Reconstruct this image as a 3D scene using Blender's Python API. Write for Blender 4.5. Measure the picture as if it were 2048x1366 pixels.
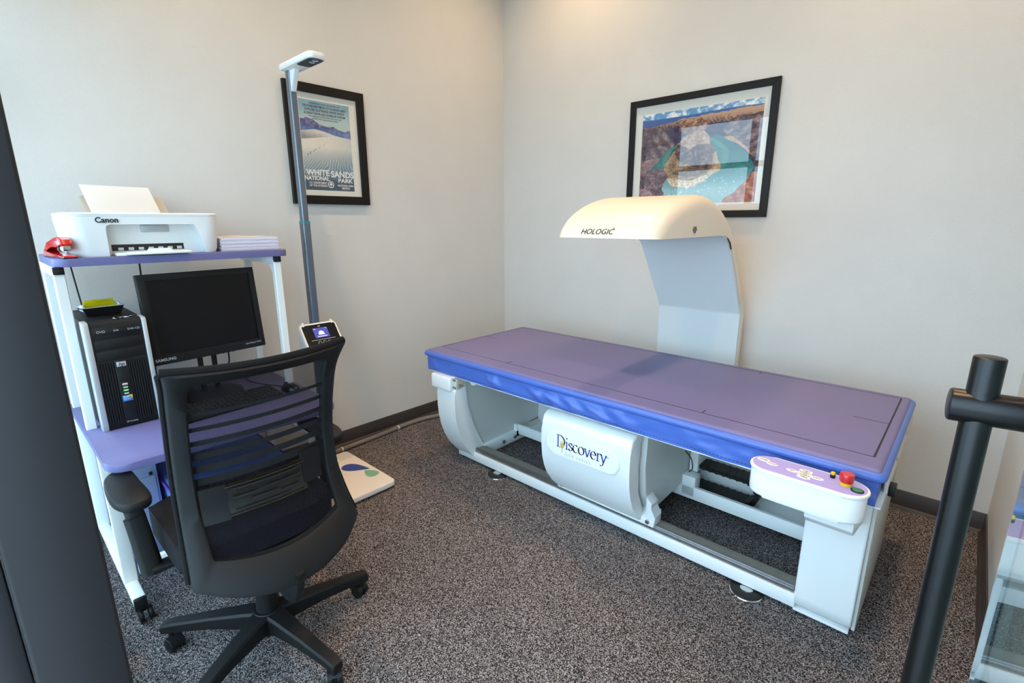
import bpy, bmesh, math, random
import numpy as np
from mathutils import Vector, Matrix, noise as mnoise

random.seed(7)
for o in list(bpy.data.objects): bpy.data.objects.remove(o)
SC = bpy.context.scene
COL = SC.collection
PI = math.pi

# ------------------------------------------------------------------ camera
CAM = Vector((3.01029, -3.157545, 1.5))
YAW, PITCH, ROLL, FPX = 0.746886, 0.237928, -0.003123, 993.66
cam_d = bpy.data.cameras.new('camera'); cam = bpy.data.objects.new('camera', cam_d); COL.objects.link(cam)
fw = Vector((-math.sin(YAW)*math.cos(PITCH), math.cos(YAW)*math.cos(PITCH), -math.sin(PITCH)))
rt = Vector((math.cos(YAW), math.sin(YAW), 0)); up = rt.cross(fw)
r2 = math.cos(ROLL)*rt + math.sin(ROLL)*up; u2 = -math.sin(ROLL)*rt + math.cos(ROLL)*up
cam.matrix_world = Matrix(((r2.x,u2.x,-fw.x,CAM.x),(r2.y,u2.y,-fw.y,CAM.y),(r2.z,u2.z,-fw.z,CAM.z),(0,0,0,1)))
cam_d.sensor_width = 36.0; cam_d.lens = FPX/2048*36.0; cam_d.clip_start = 0.02
SC.camera = cam

# ------------------------------------------------------------------ sky, exposure
SKY_STRENGTH = 6.5
LAMP_W = 122.0
w = bpy.data.worlds.new('sky'); SC.world = w; w.use_nodes = True
bg = w.node_tree.nodes['Background']; bg.inputs[0].default_value = (0.59, 0.80, 1.0, 1); bg.inputs[1].default_value = SKY_STRENGTH
vs = SC.view_settings
vs.view_transform = 'Standard'; vs.look = 'None'; vs.gamma = 1.0; vs.exposure = 0.0; vs.use_curve_mapping = False

# ------------------------------------------------------------------ materials
def lin(c):
    if isinstance(c, str):
        c = [int(c[i:i+2], 16)/255 for i in (0, 2, 4)]
    return tuple((v/12.92 if v <= 0.04045 else ((v+0.055)/1.055)**2.4) for v in c)
MATS = {}
def mat(name, col, rough=0.5, metal=0.0, bump=None, vary=0.0, vscale=8.0, coat=0.0, spec=0.5, emit=None, sheen=0.0):
    m = bpy.data.materials.new(name); m.use_nodes = True; MATS[name] = m
    nt = m.node_tree; b = nt.nodes['Principled BSDF']
    c = lin(col)
    b.inputs['Base Color'].default_value = (*c, 1); b.inputs['Roughness'].default_value = rough
    b.inputs['Metallic'].default_value = metal; b.inputs['Coat Weight'].default_value = coat
    b.inputs['Specular IOR Level'].default_value = spec; b.inputs['Sheen Weight'].default_value = sheen
    tc = nt.nodes.new('ShaderNodeTexCoord')
    if vary > 0:
        n = nt.nodes.new('ShaderNodeTexNoise'); n.inputs['Scale'].default_value = vscale; n.inputs['Detail'].default_value = 4
        nt.links.new(tc.outputs['Object'], n.inputs['Vector'])
        r = nt.nodes.new('ShaderNodeValToRGB')
        r.color_ramp.elements[0].position = 0.3; r.color_ramp.elements[1].position = 0.7
        r.color_ramp.elements[0].color = (*[v*(1-vary) for v in c], 1); r.color_ramp.elements[1].color = (*[min(1, v*(1+vary)) for v in c], 1)
        nt.links.new(n.outputs['Fac'], r.inputs['Fac']); nt.links.new(r.outputs['Color'], b.inputs['Base Color'])
    if bump:
        sc, st, dist = bump
        n = nt.nodes.new('ShaderNodeTexNoise'); n.inputs['Scale'].default_value = sc; n.inputs['Detail'].default_value = 3
        nt.links.new(tc.outputs['Object'], n.inputs['Vector'])
        bp = nt.nodes.new('ShaderNodeBump'); bp.inputs['Strength'].default_value = st; bp.inputs['Distance'].default_value = dist
        nt.links.new(n.outputs['Fac'], bp.inputs['Height']); nt.links.new(bp.outputs['Normal'], b.inputs['Normal'])
    if emit:
        b.inputs['Emission Color'].default_value = (*lin(emit[0]), 1); b.inputs['Emission Strength'].default_value = emit[1]
    return m

mat('wall_paint', 'CFCFCB', 0.6, bump=(230, 0.35, 0.004), vary=0.02, vscale=3)
mat('ceiling_paint', 'DCDCDA', 0.8)
mat('base_rubber', '3A3534', 0.45)
mat('bronze_metal', '1B191C', 0.45, metal=0.2)
mat('black_metal', '0E0F10', 0.32, metal=0.35, vary=0.1, vscale=30)
mat('white_plastic', 'E6E9E8', 0.42)
mat('scanner_white', 'DDE3E3', 0.42)
mat('scanner_grey', 'C4C8C4', 0.5)
mat('cream_plastic', 'DCD5C6', 0.38)
mat('white_metal', 'E2E5E2', 0.38)
mat('steel', 'A5A5A2', 0.32, metal=1.0, vary=0.06, vscale=40)
mat('rail_steel', 'A3A5A7', 0.38, metal=1.0, vary=0.1, vscale=30)
mat('chrome', 'C8C8CA', 0.12, metal=1.0)
mat('tan_steel', '958E84', 0.55, metal=0.2, vary=0.08, vscale=20)
mat('vinyl_lamplit', '6E6A97', 0.5, bump=(700, 0.12, 0.002), spec=0.45)  # same vinyl as the skirt, warm lamplight put into the colour
mat('vinyl_daylit', '4B6BBE', 0.36, bump=(600, 0.1, 0.002))  # same vinyl as the pad top, blue daylight put into the colour
mat('vinyl_block', '6079C6', 0.36, bump=(600, 0.1, 0.002))
mat('purple_trim', '6A3FA8', 0.5)
mat('ink_black', '17161C', 0.6)
mat('ink_navy', '14232E', 0.5)
mat('ink_blue', '2B3B9E', 0.5)
mat('ink_gold', 'D2B45A', 0.5)
mat('ink_grey', 'B4B8BE', 0.5)
mat('ink_white', 'EEEEEC', 0.6)
mat('laminate', '636290', 0.42, bump=(500, 0.06, 0.001))
mat('laminate_edge', '77739F', 0.45)
mat('paper', 'FAF9F6', 0.8)
mat('paper_edge', 'DAD6E4', 0.85, bump=(350, 0.3, 0.002))
mat('black_plastic', '0E0F10', 0.5, bump=(500, 0.08, 0.001), spec=0.35)
mat('grey_black', '0F1011', 0.55, bump=(420, 0.12, 0.001), spec=0.3)
mat('black_gloss', '0C0D0F', 0.12)
mat('screen_off', '07080A', 0.35, spec=0.25)
mat('black_rubber', '131314', 0.6)
mat('silver_plastic', 'B9BDC0', 0.34, metal=0.35)
mat('red_plastic', 'C21A1C', 0.22, coat=0.5)
mat('yellow_plastic', 'E0B81A', 0.4)
mat('yellow_film', 'E3D412', 0.4)
mat('green_light', '1F7A4A', 0.3)
mat('lavender', 'A9A0E0', 0.5)
mat('fabric_black', '151416', 0.95, bump=(380, 0.5, 0.003), spec=0.2)
mat('pole_metal', '6F7A86', 0.3, metal=0.7)
mat('teal_ring', '2C7F86', 0.4)
mat('scale_top', 'E3DCD2', 0.45)
mat('leaf_blue', '2A418F', 0.5)
mat('leaf_green', '77AD93', 0.5)
mat('lcd', '2B3590', 0.3, emit=('3A49B4', 0.5))
mat('lcd_white', 'DDE2F5', 0.4, emit=('C5CCF0', 0.5))
mat('frame_black', '0C0B0B', 0.5, spec=0.3)
mat('mat_board', 'E6E3D8', 0.8)
mat('steel_blue', '7F8FB0', 0.5)
mat('braid', '77716B', 0.7, bump=(260, 0.8, 0.004), vary=0.25, vscale=160)
mat('tie_white', 'D8D2C4', 0.6)
mat('usb_green', '3FA36E', 0.5)
mat('usb_lime', '7FBF45', 0.5)
mat('badge_blue', '2E7FC4', 0.4)
mat('clear_plastic', 'C9CDD0', 0.15)
mat('pavement', 'A9ABA9', 0.85, vary=0.08, vscale=6)
mat('lamp_trim', 'E8E6E0', 0.5)
mat('mesh_band', '0B0C10', 0.9)
mat('lumbar_plastic', '1B1A16', 0.28)
mat('key_black', '1D1F21', 0.5)

def carpet():
    m = bpy.data.materials.new('carpet'); m.use_nodes = True; MATS['carpet'] = m
    nt = m.node_tree; b = nt.nodes['Principled BSDF']; L = nt.links
    tc = nt.nodes.new('ShaderNodeTexCoord')
    n = nt.nodes.new('ShaderNodeTexNoise'); n.inputs['Scale'].default_value = 280; n.inputs['Detail'].default_value = 1.5; n.inputs['Roughness'].default_value = 0.8
    L.new(tc.outputs['Object'], n.inputs['Vector'])
    vo = nt.nodes.new('ShaderNodeTexVoronoi'); vo.inputs['Scale'].default_value = 370; L.new(tc.outputs['Object'], vo.inputs['Vector'])
    sp = nt.nodes.new('ShaderNodeSeparateColor'); L.new(vo.outputs['Color'], sp.inputs[0])
    mxf = nt.nodes.new('ShaderNodeMix'); mxf.inputs['Factor'].default_value = 0.35; L.new(sp.outputs[0], mxf.inputs['A']); L.new(n.outputs['Fac'], mxf.inputs['B'])
    r = nt.nodes.new('ShaderNodeValToRGB'); e = r.color_ramp.elements
    e[0].position = 0.22; e[0].color = (0.012, 0.011, 0.0115, 1)
    e[1].position = 0.80; e[1].color = (0.40, 0.36, 0.36, 1)
    k = r.color_ramp.elements.new(0.50); k.color = (0.043, 0.039, 0.040, 1)
    L.new(mxf.outputs['Result'], r.inputs['Fac'])
    big = nt.nodes.new('ShaderNodeTexNoise'); big.inputs['Scale'].default_value = 1.6; big.inputs['Detail'].default_value = 3
    L.new(tc.outputs['Object'], big.inputs['Vector'])
    mp = nt.nodes.new('ShaderNodeMapRange'); mp.inputs['To Min'].default_value = 0.9; mp.inputs['To Max'].default_value = 1.1
    L.new(big.outputs['Fac'], mp.inputs['Value'])
    mx = nt.nodes.new('ShaderNodeVectorMath'); mx.operation = 'SCALE'
    L.new(r.outputs['Color'], mx.inputs[0]); L.new(mp.outputs['Result'], mx.inputs['Scale'])
    L.new(mx.outputs['Vector'], b.inputs['Base Color'])
    b.inputs['Roughness'].default_value = 0.95; b.inputs['Specular IOR Level'].default_value = 0.0
    bp = nt.nodes.new('ShaderNodeBump'); bp.inputs['Strength'].default_value = 0.12; bp.inputs['Distance'].default_value = 0.004
    L.new(n.outputs['Fac'], bp.inputs['Height']); L.new(bp.outputs['Normal'], b.inputs['Normal'])
carpet()

def thin_glass(name, tint, rough=0.0, refl=1.0):
    m = bpy.data.materials.new(name); m.use_nodes = True; MATS[name] = m
    nt = m.node_tree; nt.nodes.clear(); L = nt.links
    out = nt.nodes.new('ShaderNodeOutputMaterial'); mix = nt.nodes.new('ShaderNodeMixShader')
    tr = nt.nodes.new('ShaderNodeBsdfTransparent'); tr.inputs[0].default_value = (*tint, 1)
    gl = nt.nodes.new('ShaderNodeBsdfGlossy'); gl.inputs['Roughness'].default_value = rough
    lw = nt.nodes.new('ShaderNodeLayerWeight'); lw.inputs['Blend'].default_value = 0.5
    pw = nt.nodes.new('ShaderNodeMath'); pw.operation = 'POWER'; pw.inputs[1].default_value = 5.0
    ma = nt.nodes.new('ShaderNodeMath'); ma.operation = 'MULTIPLY_ADD'; ma.inputs[1].default_value = 0.96; ma.inputs[2].default_value = 0.04
    mu = nt.nodes.new('ShaderNodeMath'); mu.operation = 'MULTIPLY'; mu.use_clamp = True; mu.inputs[1].default_value = refl
    L.new(lw.outputs['Facing'], pw.inputs[0]); L.new(pw.outputs[0], ma.inputs[0]); L.new(ma.outputs[0], mu.inputs[0]); L.new(mu.outputs[0], mix.inputs[0]); L.new(tr.outputs[0], mix.inputs[1]); L.new(gl.outputs[0], mix.inputs[2]); L.new(mix.outputs[0], out.inputs[0])
thin_glass('picture_glass', (0.98, 0.98, 0.98), refl=1.8)
thin_glass('window_glass', (0.93, 0.96, 0.95))
thin_glass('door_glass', (0.86, 0.93, 0.92), refl=1.6)
mat('glass_edge', '8A979C', 0.15)
mat('glass_seal', '1C2A30', 0.2)

def mesh_fabric():
    m = bpy.data.materials.new('mesh_fabric'); m.use_nodes = True; MATS['mesh_fabric'] = m
    nt = m.node_tree; nt.nodes.clear(); L = nt.links
    out = nt.nodes.new('ShaderNodeOutputMaterial'); mix = nt.nodes.new('ShaderNodeMixShader')
    tr = nt.nodes.new('ShaderNodeBsdfTransparent'); df = nt.nodes.new('ShaderNodeBsdfDiffuse'); df.inputs[0].default_value = (0.010, 0.010, 0.014, 1)
    tc = nt.nodes.new('ShaderNodeTexCoord'); sx = nt.nodes.new('ShaderNodeSeparateXYZ'); L.new(tc.outputs['Object'], sx.inputs[0])
    def wave(sock, k):
        a = nt.nodes.new('ShaderNodeMath'); a.operation = 'MULTIPLY'; a.inputs[1].default_value = k; L.new(sock, a.inputs[0])
        s = nt.nodes.new('ShaderNodeMath'); s.operation = 'SINE'; L.new(a.outputs[0], s.inputs[0]); return s.outputs[0]
    ad = nt.nodes.new('ShaderNodeMath'); ad.operation = 'MULTIPLY'
    L.new(wave(sx.outputs['Y'], 2*PI/0.0050), ad.inputs[0]); L.new(wave(sx.outputs['Z'], 2*PI/0.0050), ad.inputs[1])
    mr = nt.nodes.new('ShaderNodeMapRange'); mr.inputs['From Min'].default_value = -0.7; mr.inputs['From Max'].default_value = 0.7
    mr.inputs['To Min'].default_value = 0.40; mr.inputs['To Max'].default_value = 1.0
    L.new(ad.outputs[0], mr.inputs['Value']); L.new(mr.outputs['Result'], mix.inputs[0])
    L.new(tr.outputs[0], mix.inputs[1]); L.new(df.outputs[0], mix.inputs[2]); L.new(mix.outputs[0], out.inputs[0])
mesh_fabric()

def print_mat():
    m = bpy.data.materials.new('print'); m.use_nodes = True; MATS['print'] = m
    nt = m.node_tree; b = nt.nodes['Principled BSDF']
    a = nt.nodes.new('ShaderNodeAttribute'); a.attribute_name = 'ink'
    nt.links.new(a.outputs['Color'], b.inputs['Base Color']); b.inputs['Roughness'].default_value = 0.7
print_mat()

# ------------------------------------------------------------------ builders
OFF = {}
def nb(): return bmesh.new()
def thing(name, label, cat, loc=(0,0,0), rotz=0, group=None, local=False, kind=None):
    o = bpy.data.objects.new(name, None); COL.objects.link(o); o.empty_display_size = 0.1
    o.location = loc; o.rotation_euler = (0, 0, rotz)
    if kind: o['kind'] = kind
    if label: o['label'] = label
    if cat: o['category'] = cat
    if group: o['group'] = group
    OFF[o.name] = Vector((0,0,0)) if local else Vector(loc)
    return o
def obj(name, bm, m, parent=None, angle=35, smooth=True, label=None, keep=False):
    me = bpy.data.meshes.new(name)
    bmesh.ops.recalc_face_normals(bm, faces=bm.faces)
    bm.to_mesh(me)
    if not keep: bm.free()
    if parent is not None and OFF.get(parent.name): me.transform(Matrix.Translation(-OFF[parent.name]))
    if smooth:
        me.polygons.foreach_set('use_smooth', [True]*len(me.polygons)); me.set_sharp_from_angle(angle=math.radians(angle))
    me.materials.append(MATS[m])
    o = bpy.data.objects.new(name, me); COL.objects.link(o)
    if parent is not None:
        o.parent = parent; OFF[o.name] = OFF.get(parent.name, Vector((0,0,0)))
    if label: o['label'] = label
    return o
def tag(o, label, cat, group=None):
    o['label'] = label; o['category'] = cat
    if group: o['group'] = group
    return o
def struct(name, bm, m, parent=None, **k):
    o = obj(name, bm, m, parent, **k)
    if parent is None: o['kind'] = 'structure'
    return o
def merge(bm, src, M=None):
    me = bpy.data.meshes.new('t'); src.to_mesh(me); src.free()
    if M is not None: me.transform(M)
    bm.from_mesh(me); bpy.data.meshes.remove(me)
def box(bm, lo, hi, r=0.0, seg=2, M=None):
    b = bmesh.new(); bmesh.ops.create_cube(b, size=1.0)
    lo, hi = Vector(lo), Vector(hi); c = (lo+hi)/2; s = hi-lo
    for v in b.verts: v.co = Vector((v.co.x*s.x+c.x, v.co.y*s.y+c.y, v.co.z*s.z+c.z))
    if r > 0:
        r = min(r, 0.49*min(abs(s.x), abs(s.y), abs(s.z)))
        bmesh.ops.bevel(b, geom=list(b.edges), offset=r, segments=seg, profile=0.5, affect='EDGES')
    merge(bm, b, M); return bm
def basis(d):
    d = d.normalized(); a = Vector((0,0,1)) if abs(d.z) < 0.9 else Vector((1,0,0))
    x = a.cross(d).normalized(); return x, d.cross(x)
def cyl(bm, p0, p1, r0, r1=None, n=20, bev=0.0):
    p0, p1 = Vector(p0), Vector(p1); r1 = r0 if r1 is None else r1
    d = p1-p0; x, y = basis(d); dn = d.normalized()
    prof = [(0, r0), (d.length, r1)]
    if bev > 0: prof = [(0, r0-bev), (bev*0.3, r0-bev*0.3), (bev, r0), (d.length-bev, r1), (d.length-bev*0.3, r1-bev*0.3), (d.length, r1-bev)]
    rings = []
    for t, r in prof:
        rings.append([bm.verts.new(p0+dn*t+(x*math.cos(2*PI*i/n)+y*math.sin(2*PI*i/n))*r) for i in range(n)])
    for a, b in zip(rings, rings[1:]):
        for i in range(n): bm.faces.new((a[i], a[(i+1) % n], b[(i+1) % n], b[i]))
    bm.faces.new(rings[0]); bm.faces.new(rings[-1]); return bm
def lathe(bm, prof, c=(0,0,0), n=28, M=None):
    b = bmesh.new(); rings = []
    for r, z in prof:
        if r < 1e-6: rings.append([b.verts.new((0,0,z))])
        else: rings.append([b.verts.new((r*math.cos(2*PI*i/n), r*math.sin(2*PI*i/n), z)) for i in range(n)])
    for a, c2 in zip(rings, rings[1:]):
        for i in range(n):
            j = (i+1) % n
            if len(a) == 1 and len(c2) == 1: continue
            if len(a) == 1: b.faces.new((a[0], c2[i], c2[j]))
            elif len(c2) == 1: b.faces.new((a[i], a[j], c2[0]))
            else: b.faces.new((a[i], a[j], c2[j], c2[i]))
    if len(rings[0]) > 1: b.faces.new(rings[0])
    if len(rings[-1]) > 1: b.faces.new(rings[-1])
    T = Matrix.Translation(Vector(c))
    merge(bm, b, T @ M if M is not None else T); return bm
def smoothpath(pts, k=6, closed=False):
    P = [Vector(p) for p in pts]; out = []
    n = len(P)
    for i in range(n if closed else n-1):
        if closed: a, b, c, d = P[(i-1) % n], P[i], P[(i+1) % n], P[(i+2) % n]
        else: a, b, c, d = P[max(i-1, 0)], P[i], P[i+1], P[min(i+2, n-1)]
        for j in range(k):
            t = j/k
            out.append(0.5*((2*b)+(c-a)*t+(2*a-5*b+4*c-d)*t*t+(-a+3*b-3*c+d)*t**3))
    if not closed: out.append(P[-1])
    return out
def sweep(bm, pts, sec, closed=False, upv=None, cap=True):
    """sweep 2-D section [(a,b)] along pts"""
    P = [Vector(p) for p in pts]; n = len(P); rings = []
    t0 = (P[1]-P[0]).normalized()
    x = (Vector(upv).cross(t0).normalized() if upv is not None else basis(t0)[0])
    for i in range(n):
        if closed: t = (P[(i+1) % n]-P[i-1]).normalized()
        else: t = (P[min(i+1, n-1)]-P[max(i-1, 0)]).normalized()
        if upv is not None:
            x = Vector(upv).cross(t).normalized()
        else:
            x = (x - t*x.dot(t)).normalized()
        y = t.cross(x)
        rings.append([bm.verts.new(P[i]+x*a+y*b) for a, b in sec])
    m = len(sec)
    for i in range(n if closed else n-1):
        A, B = rings[i], rings[(i+1) % n]
        for j in range(m): bm.faces.new((A[j], A[(j+1) % m], B[(j+1) % m], B[j]))
    if cap and not closed: bm.faces.new(rings[0]); bm.faces.new(rings[-1])
    return bm
def circ(r, n=10): return [(r*math.cos(2*PI*i/n), r*math.sin(2*PI*i/n)) for i in range(n)]
def rrect(a, b, r, k=3):
    out = []
    for cx, cy, s in ((a/2-r, b/2-r, 0), (-a/2+r, b/2-r, 1), (-a/2+r, -b/2+r, 2), (a/2-r, -b/2+r, 3)):
        for i in range(k+1):
            t = PI/2*(s+i/k); out.append((cx+r*math.cos(t), cy+r*math.sin(t)))
    return out
def tube(bm, pts, r, n=8, k=5, closed=False): return sweep(bm, smoothpath(pts, k, closed), circ(r, n), closed)
AX = {'x': lambda a, b, t: (t, a, b), 'y': lambda a, b, t: (a, t, b), 'z': lambda a, b, t: (a, b, t)}
def prism(bm, prof, ax, t0, t1, r=0.0, seg=3, caponly=False):
    b = bmesh.new(); f = AX[ax]
    A = [b.verts.new(f(p[0], p[1], t0)) for p in prof]; B = [b.verts.new(f(p[0], p[1], t1)) for p in prof]
    n = len(prof)
    c0 = b.faces.new(A); c1 = b.faces.new(B)
    for i in range(n): b.faces.new((A[i], A[(i+1) % n], B[(i+1) % n], B[i]))
    if r > 0:
        eds = set(c0.edges) | set(c1.edges)
        bmesh.ops.bevel(b, geom=list(eds), offset=r, segments=seg, profile=0.5, affect='EDGES', clamp_overlap=True)
    merge(bm, b); return bm
def gridsurf(bm, f, nu, nv, thick=None):
    V = [[bm.verts.new(f(i/nu, j/nv)) for j in range(nv+1)] for i in range(nu+1)]
    for i in range(nu):
        for j in range(nv): bm.faces.new((V[i][j], V[i+1][j], V[i+1][j+1], V[i][j+1]))
    return V
def frameM(o, x, y):
    """matrix whose local x,y map to world x,y directions at o"""
    x = Vector(x).normalized(); z = x.cross(Vector(y)).normalized(); y = z.cross(x)
    return Matrix(((x.x,y.x,z.x,o[0]),(x.y,y.y,z.y,o[1]),(x.z,y.z,z.z,o[2]),(0,0,0,1)))
_tc = {}
def text(name, s, size, M, m, parent, align='LEFT', depth=0.0003, shear=0.0, sx=1.0, bold=0.0, spacing=1.0):
    cu = bpy.data.curves.new('t', 'FONT'); cu.body = s; cu.size = size; cu.align_x = align; cu.align_y = 'CENTER'
    cu.extrude = depth; cu.shear = shear; cu.resolution_u = 3; cu.offset = bold; cu.space_character = spacing
    t = bpy.data.objects.new('t', cu); COL.objects.link(t)
    dg = bpy.context.evaluated_depsgraph_get()
    me = bpy.data.meshes.new_from_object(t.evaluated_get(dg))
    bpy.data.objects.remove(t); bpy.data.curves.remove(cu)
    me.transform(M @ Matrix.Diagonal((sx, 1, 1, 1)))
    if OFF.get(parent.name): me.transform(Matrix.Translation(-OFF[parent.name]))
    me.materials.clear(); me.materials.append(MATS[m])
    o = bpy.data.objects.new(name, me); COL.objects.link(o); o.parent = parent; me.name = name
    OFF[o.name] = OFF[parent.name]
    return o
# ================================================================== the room
RX, FY, HC = 3.247, -3.16, 3.9      # right wall, front glazing line, ceiling
bm = nb(); box(bm, (-0.12, FY-0.08, -0.1), (RX+0.12, 0.12, 0)); struct('floor', bm, 'carpet')
bm = nb(); box(bm, (-0.12, FY-0.08, HC), (RX+0.12, 0.12, HC+0.1)); struct('ceiling', bm, 'ceiling_paint')
bm = nb(); box(bm, (-0.12, FY-0.08, 0), (0, 0.12, HC)); struct('wall_left', bm, 'wall_paint')
bm = nb(); box(bm, (0, 0, 0), (RX, 0.12, HC)); struct('wall_back', bm, 'wall_paint')
bm = nb(); box(bm, (RX, FY-0.08, 0), (RX+0.12, 0.12, HC)); struct('wall_right', bm, 'wall_paint')
bm = nb(); box(bm, (0, FY-0.08, 2.70), (RX, FY+0.03, HC)); struct('wall_front', bm, 'wall_paint')
bm = nb(); box(bm, (-12, -16, -0.1), (15, FY-0.08, -0.01)); struct('pavement', bm, 'pavement')
BB = [(0.0, 0.0), (0.02, 0.0), (0.018, 0.006), (0.008, 0.016), (0.008, 0.098), (0.006, 0.102), (0, 0.102)]
def baseboard(name, a, b, inward):
    bm = nb(); a, b, n = Vector(a), Vector(b), Vector(inward)
    A = [bm.verts.new(a+n*p+Vector((0,0,q))) for p, q in BB]; B = [bm.verts.new(b+n*p+Vector((0,0,q))) for p, q in BB]
    for i in range(len(BB)): j = (i+1) % len(BB); bm.faces.new((A[i], A[j], B[j], B[i]))
    bm.faces.new(A); bm.faces.new(B); struct(name, bm, 'base_rubber')
baseboard('baseboard_left', (0, FY+0.06, 0), (0, 0, 0), (1,0,0))
baseboard('baseboard_back', (0, 0, 0), (RX, 0, 0), (0,-1,0))
baseboard('baseboard_right', (RX, -0.0, 0), (RX, FY+0.06, 0), (-1,0,0))

# glazed front: mullions, transom, panes (the daylight comes through it)
wf = thing('window_1', None, None, (0, FY, 0), kind='structure')
D0, D1 = FY-0.05, FY+0.05
JX = 2.30
for a, b in ((0.0, 0.05), (0.92, 0.97)):
    bm = nb(); box(bm, (a, D0, 0), (b, D1, 2.70), 0.003); obj('mullion', bm, 'bronze_metal', wf)
for a, b in ((0.05, 0.92), (0.97, JX-0.05)):
    for z0, z1 in ((0.0, 0.1), (2.1, 2.155), (2.62, 2.70)):
        bm = nb(); box(bm, (a, D0, z0), (b, D1, z1), 0.003); obj('rail', bm, 'bronze_metal', wf)
    for z0, z1 in ((0.1, 2.1), (2.155, 2.62)):
        bm = nb(); box(bm, (a, FY-0.006, z0), (b, FY+0.006, z1)); obj('pane', bm, 'window_glass', wf)
bm = nb(); box(bm, (JX, D0, 2.1), (RX, D1, 2.155), 0.003); obj('rail', bm, 'bronze_metal', wf)
bm = nb(); box(bm, (JX, D0, 2.62), (RX, D1, 2.70), 0.003); obj('rail', bm, 'bronze_metal', wf)
bm = nb(); box(bm, (JX, FY-0.006, 2.155), (RX, FY+0.006, 2.62)); obj('pane', bm, 'window_glass', wf)
# near door jamb
tj = thing('trim_1', None, None, (JX-0.025, FY, 0), kind='structure')
bm = nb(); box(bm, (JX-0.05, -3.19, 0), (JX, -3.109, 2.70), 0.004, 3); obj('jamb', bm, 'bronze_metal', tj)
bm = nb(); box(bm, (JX-0.05, -3.225, 0), (JX-0.012, -3.192, 2.70), 0.002); obj('door_stop', bm, 'bronze_metal', tj)

# open glass door with a ladder pull
dd = Vector((-0.12, 0.993, 0)).normalized(); dn = Vector((0.993, 0.12, 0)).normalized()
E0 = Vector((3.097, -2.292, 0))
dr = thing('door_1', None, None, (E0.x, E0.y, 0), kind='structure')
def slab(bm, s0, s1, t0, t1, z0, z1):
    M = frameM((E0.x, E0.y, 0), -dd, (0,0,1))   # local x back along the leaf, y up, z = out
    zz = M.to_3x3() @ Vector((0,0,1)); sg = 1 if zz.dot(dn) > 0 else -1
    box(bm, (s0, z0, min(t0*sg, t1*sg)), (s1, z1, max(t0*sg, t1*sg)), 0.0, M=M)
bm = nb(); slab(bm, 0.003, 0.885, 0, 0.012, 0.012, 2.09); obj('pane', bm, 'door_glass', dr, smooth=False)
bm = nb(); slab(bm, 0.0, 0.003, 0.0, 0.0105, 0.012, 2.09); pe = obj('pane_edge', bm, 'glass_edge', dr, smooth=False)
bm = nb(); slab(bm, 0.0, 0.004, 0.0105, 0.0125, 0.012, 2.09); obj('edge_seal', bm, 'glass_seal', pe, smooth=False)
bm = nb(); slab(bm, 0.003, 0.885, -0.006, 0.018, 0.01, 0.10); obj('bottom_rail', bm, 'bronze_metal', dr)
HP = Vector((3.039, -2.408, 0))
hb = nb(); cyl(hb, HP+Vector((0,0,0.50)), HP+Vector((0,0,1.352)), 0.0145, n=40, bev=0.002)
h = obj('pull_handle', hb, 'black_metal', dr)
for z in (1.292, 0.58):
    bm = nb(); a = HP+Vector((0,0,z)); cyl(bm, a-dn*0.027, a+dn*0.073, 0.0190, n=36, bev=0.0025); obj('standoff', bm, 'black_metal', h)

# recessed warm downlights
def lamp(x, y, i, label, power=LAMP_W, spot=124):
    t = thing('ceiling_downlight', label, 'ceiling light', (x, y, HC), group='recessed downlights')
    bm = nb(); lathe(bm, [(0.055, 0.0), (0.075, -0.006), (0.085, -0.004), (0.085, 0.0)], (x, y, HC)); obj('trim_ring', bm, 'lamp_trim', t)
    ld = bpy.data.lights.new('downlight', 'SPOT'); ld.energy = power; ld.color = (1.0, 0.66, 0.36); ld.spot_size = math.radians(spot); ld.spot_blend = 1.0; ld.shadow_soft_size = 0.05
    lo = bpy.data.objects.new('bulb', ld); COL.objects.link(lo); lo.parent = t; lo.location = (0, 0, -0.02)
lamp(0.86, -0.55, 0, 'round recessed ceiling downlight nearest the room corner')
lamp(2.68, -0.55, 1, 'round recessed ceiling downlight above the table foot end')
lamp(0.86, -2.25, 2, 'round recessed ceiling downlight above the computer desk')
lamp(2.60, -2.25, 3, 'round recessed ceiling downlight nearest the glass door')
# ================================================================== bone density scanner
sc = thing('bone_scanner', 'white bone densitometry scanner with purple padded table and overhead arm', 'medical scanner', (1.75, -0.9, 0))
PX0, PX1, PY0, PY1, PT = 0.60, 2.90, -1.335, -0.43, 0.735
# cushion
bm = nb(); box(bm, (PX0, PY0, 0.690), (PX1, PY1, PT), 0.016, 4)
pad = obj('mattress_pad', bm, 'vinyl_lamplit', sc, label='purple vinyl mattress pad with warm light in its colour')
# piping roll and wrinkled skirt: pad vinyl with blue daylight in its colour
sk = nb()
def wr(x, h):
    """wrinkle relief of the front skirt, h 0 bottom .. 1 top"""
    a = 0
    for cx, amp, wd, sl in ((1.16, .010, .030, .05), (1.20, .008, .02, .07), (1.50, .012, .045, .18), (1.60, .012, .05, .22), (1.72, .010, .05, .25), (1.84, .009, .05, .25), (1.97, .006, .05, .2), (0.68, .004, .02, .05), (0.9, .003, .06, .1), (2.3, .004, .07, .2)):
        a += 2.1*amp*math.exp(-((x-cx-sl*(0.5-h)*0.5)/wd)**2)*math.sin(PI*min(1, max(0, h)))
    a += 0.005*mnoise.noise((x*11, h*2.5, 3.1))+0.003*mnoise.noise((x*26, h*3, 1.1))*h
    return a
def skirt_f(u, v):
    x = PX0+0.004+u*(PX1-PX0-0.008); z = 0.604+v*0.088
    return Vector((x, PY0+0.006-wr(x, v)+0.004*(1-v), z))
gridsurf(sk, skirt_f, 260, 14)
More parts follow.
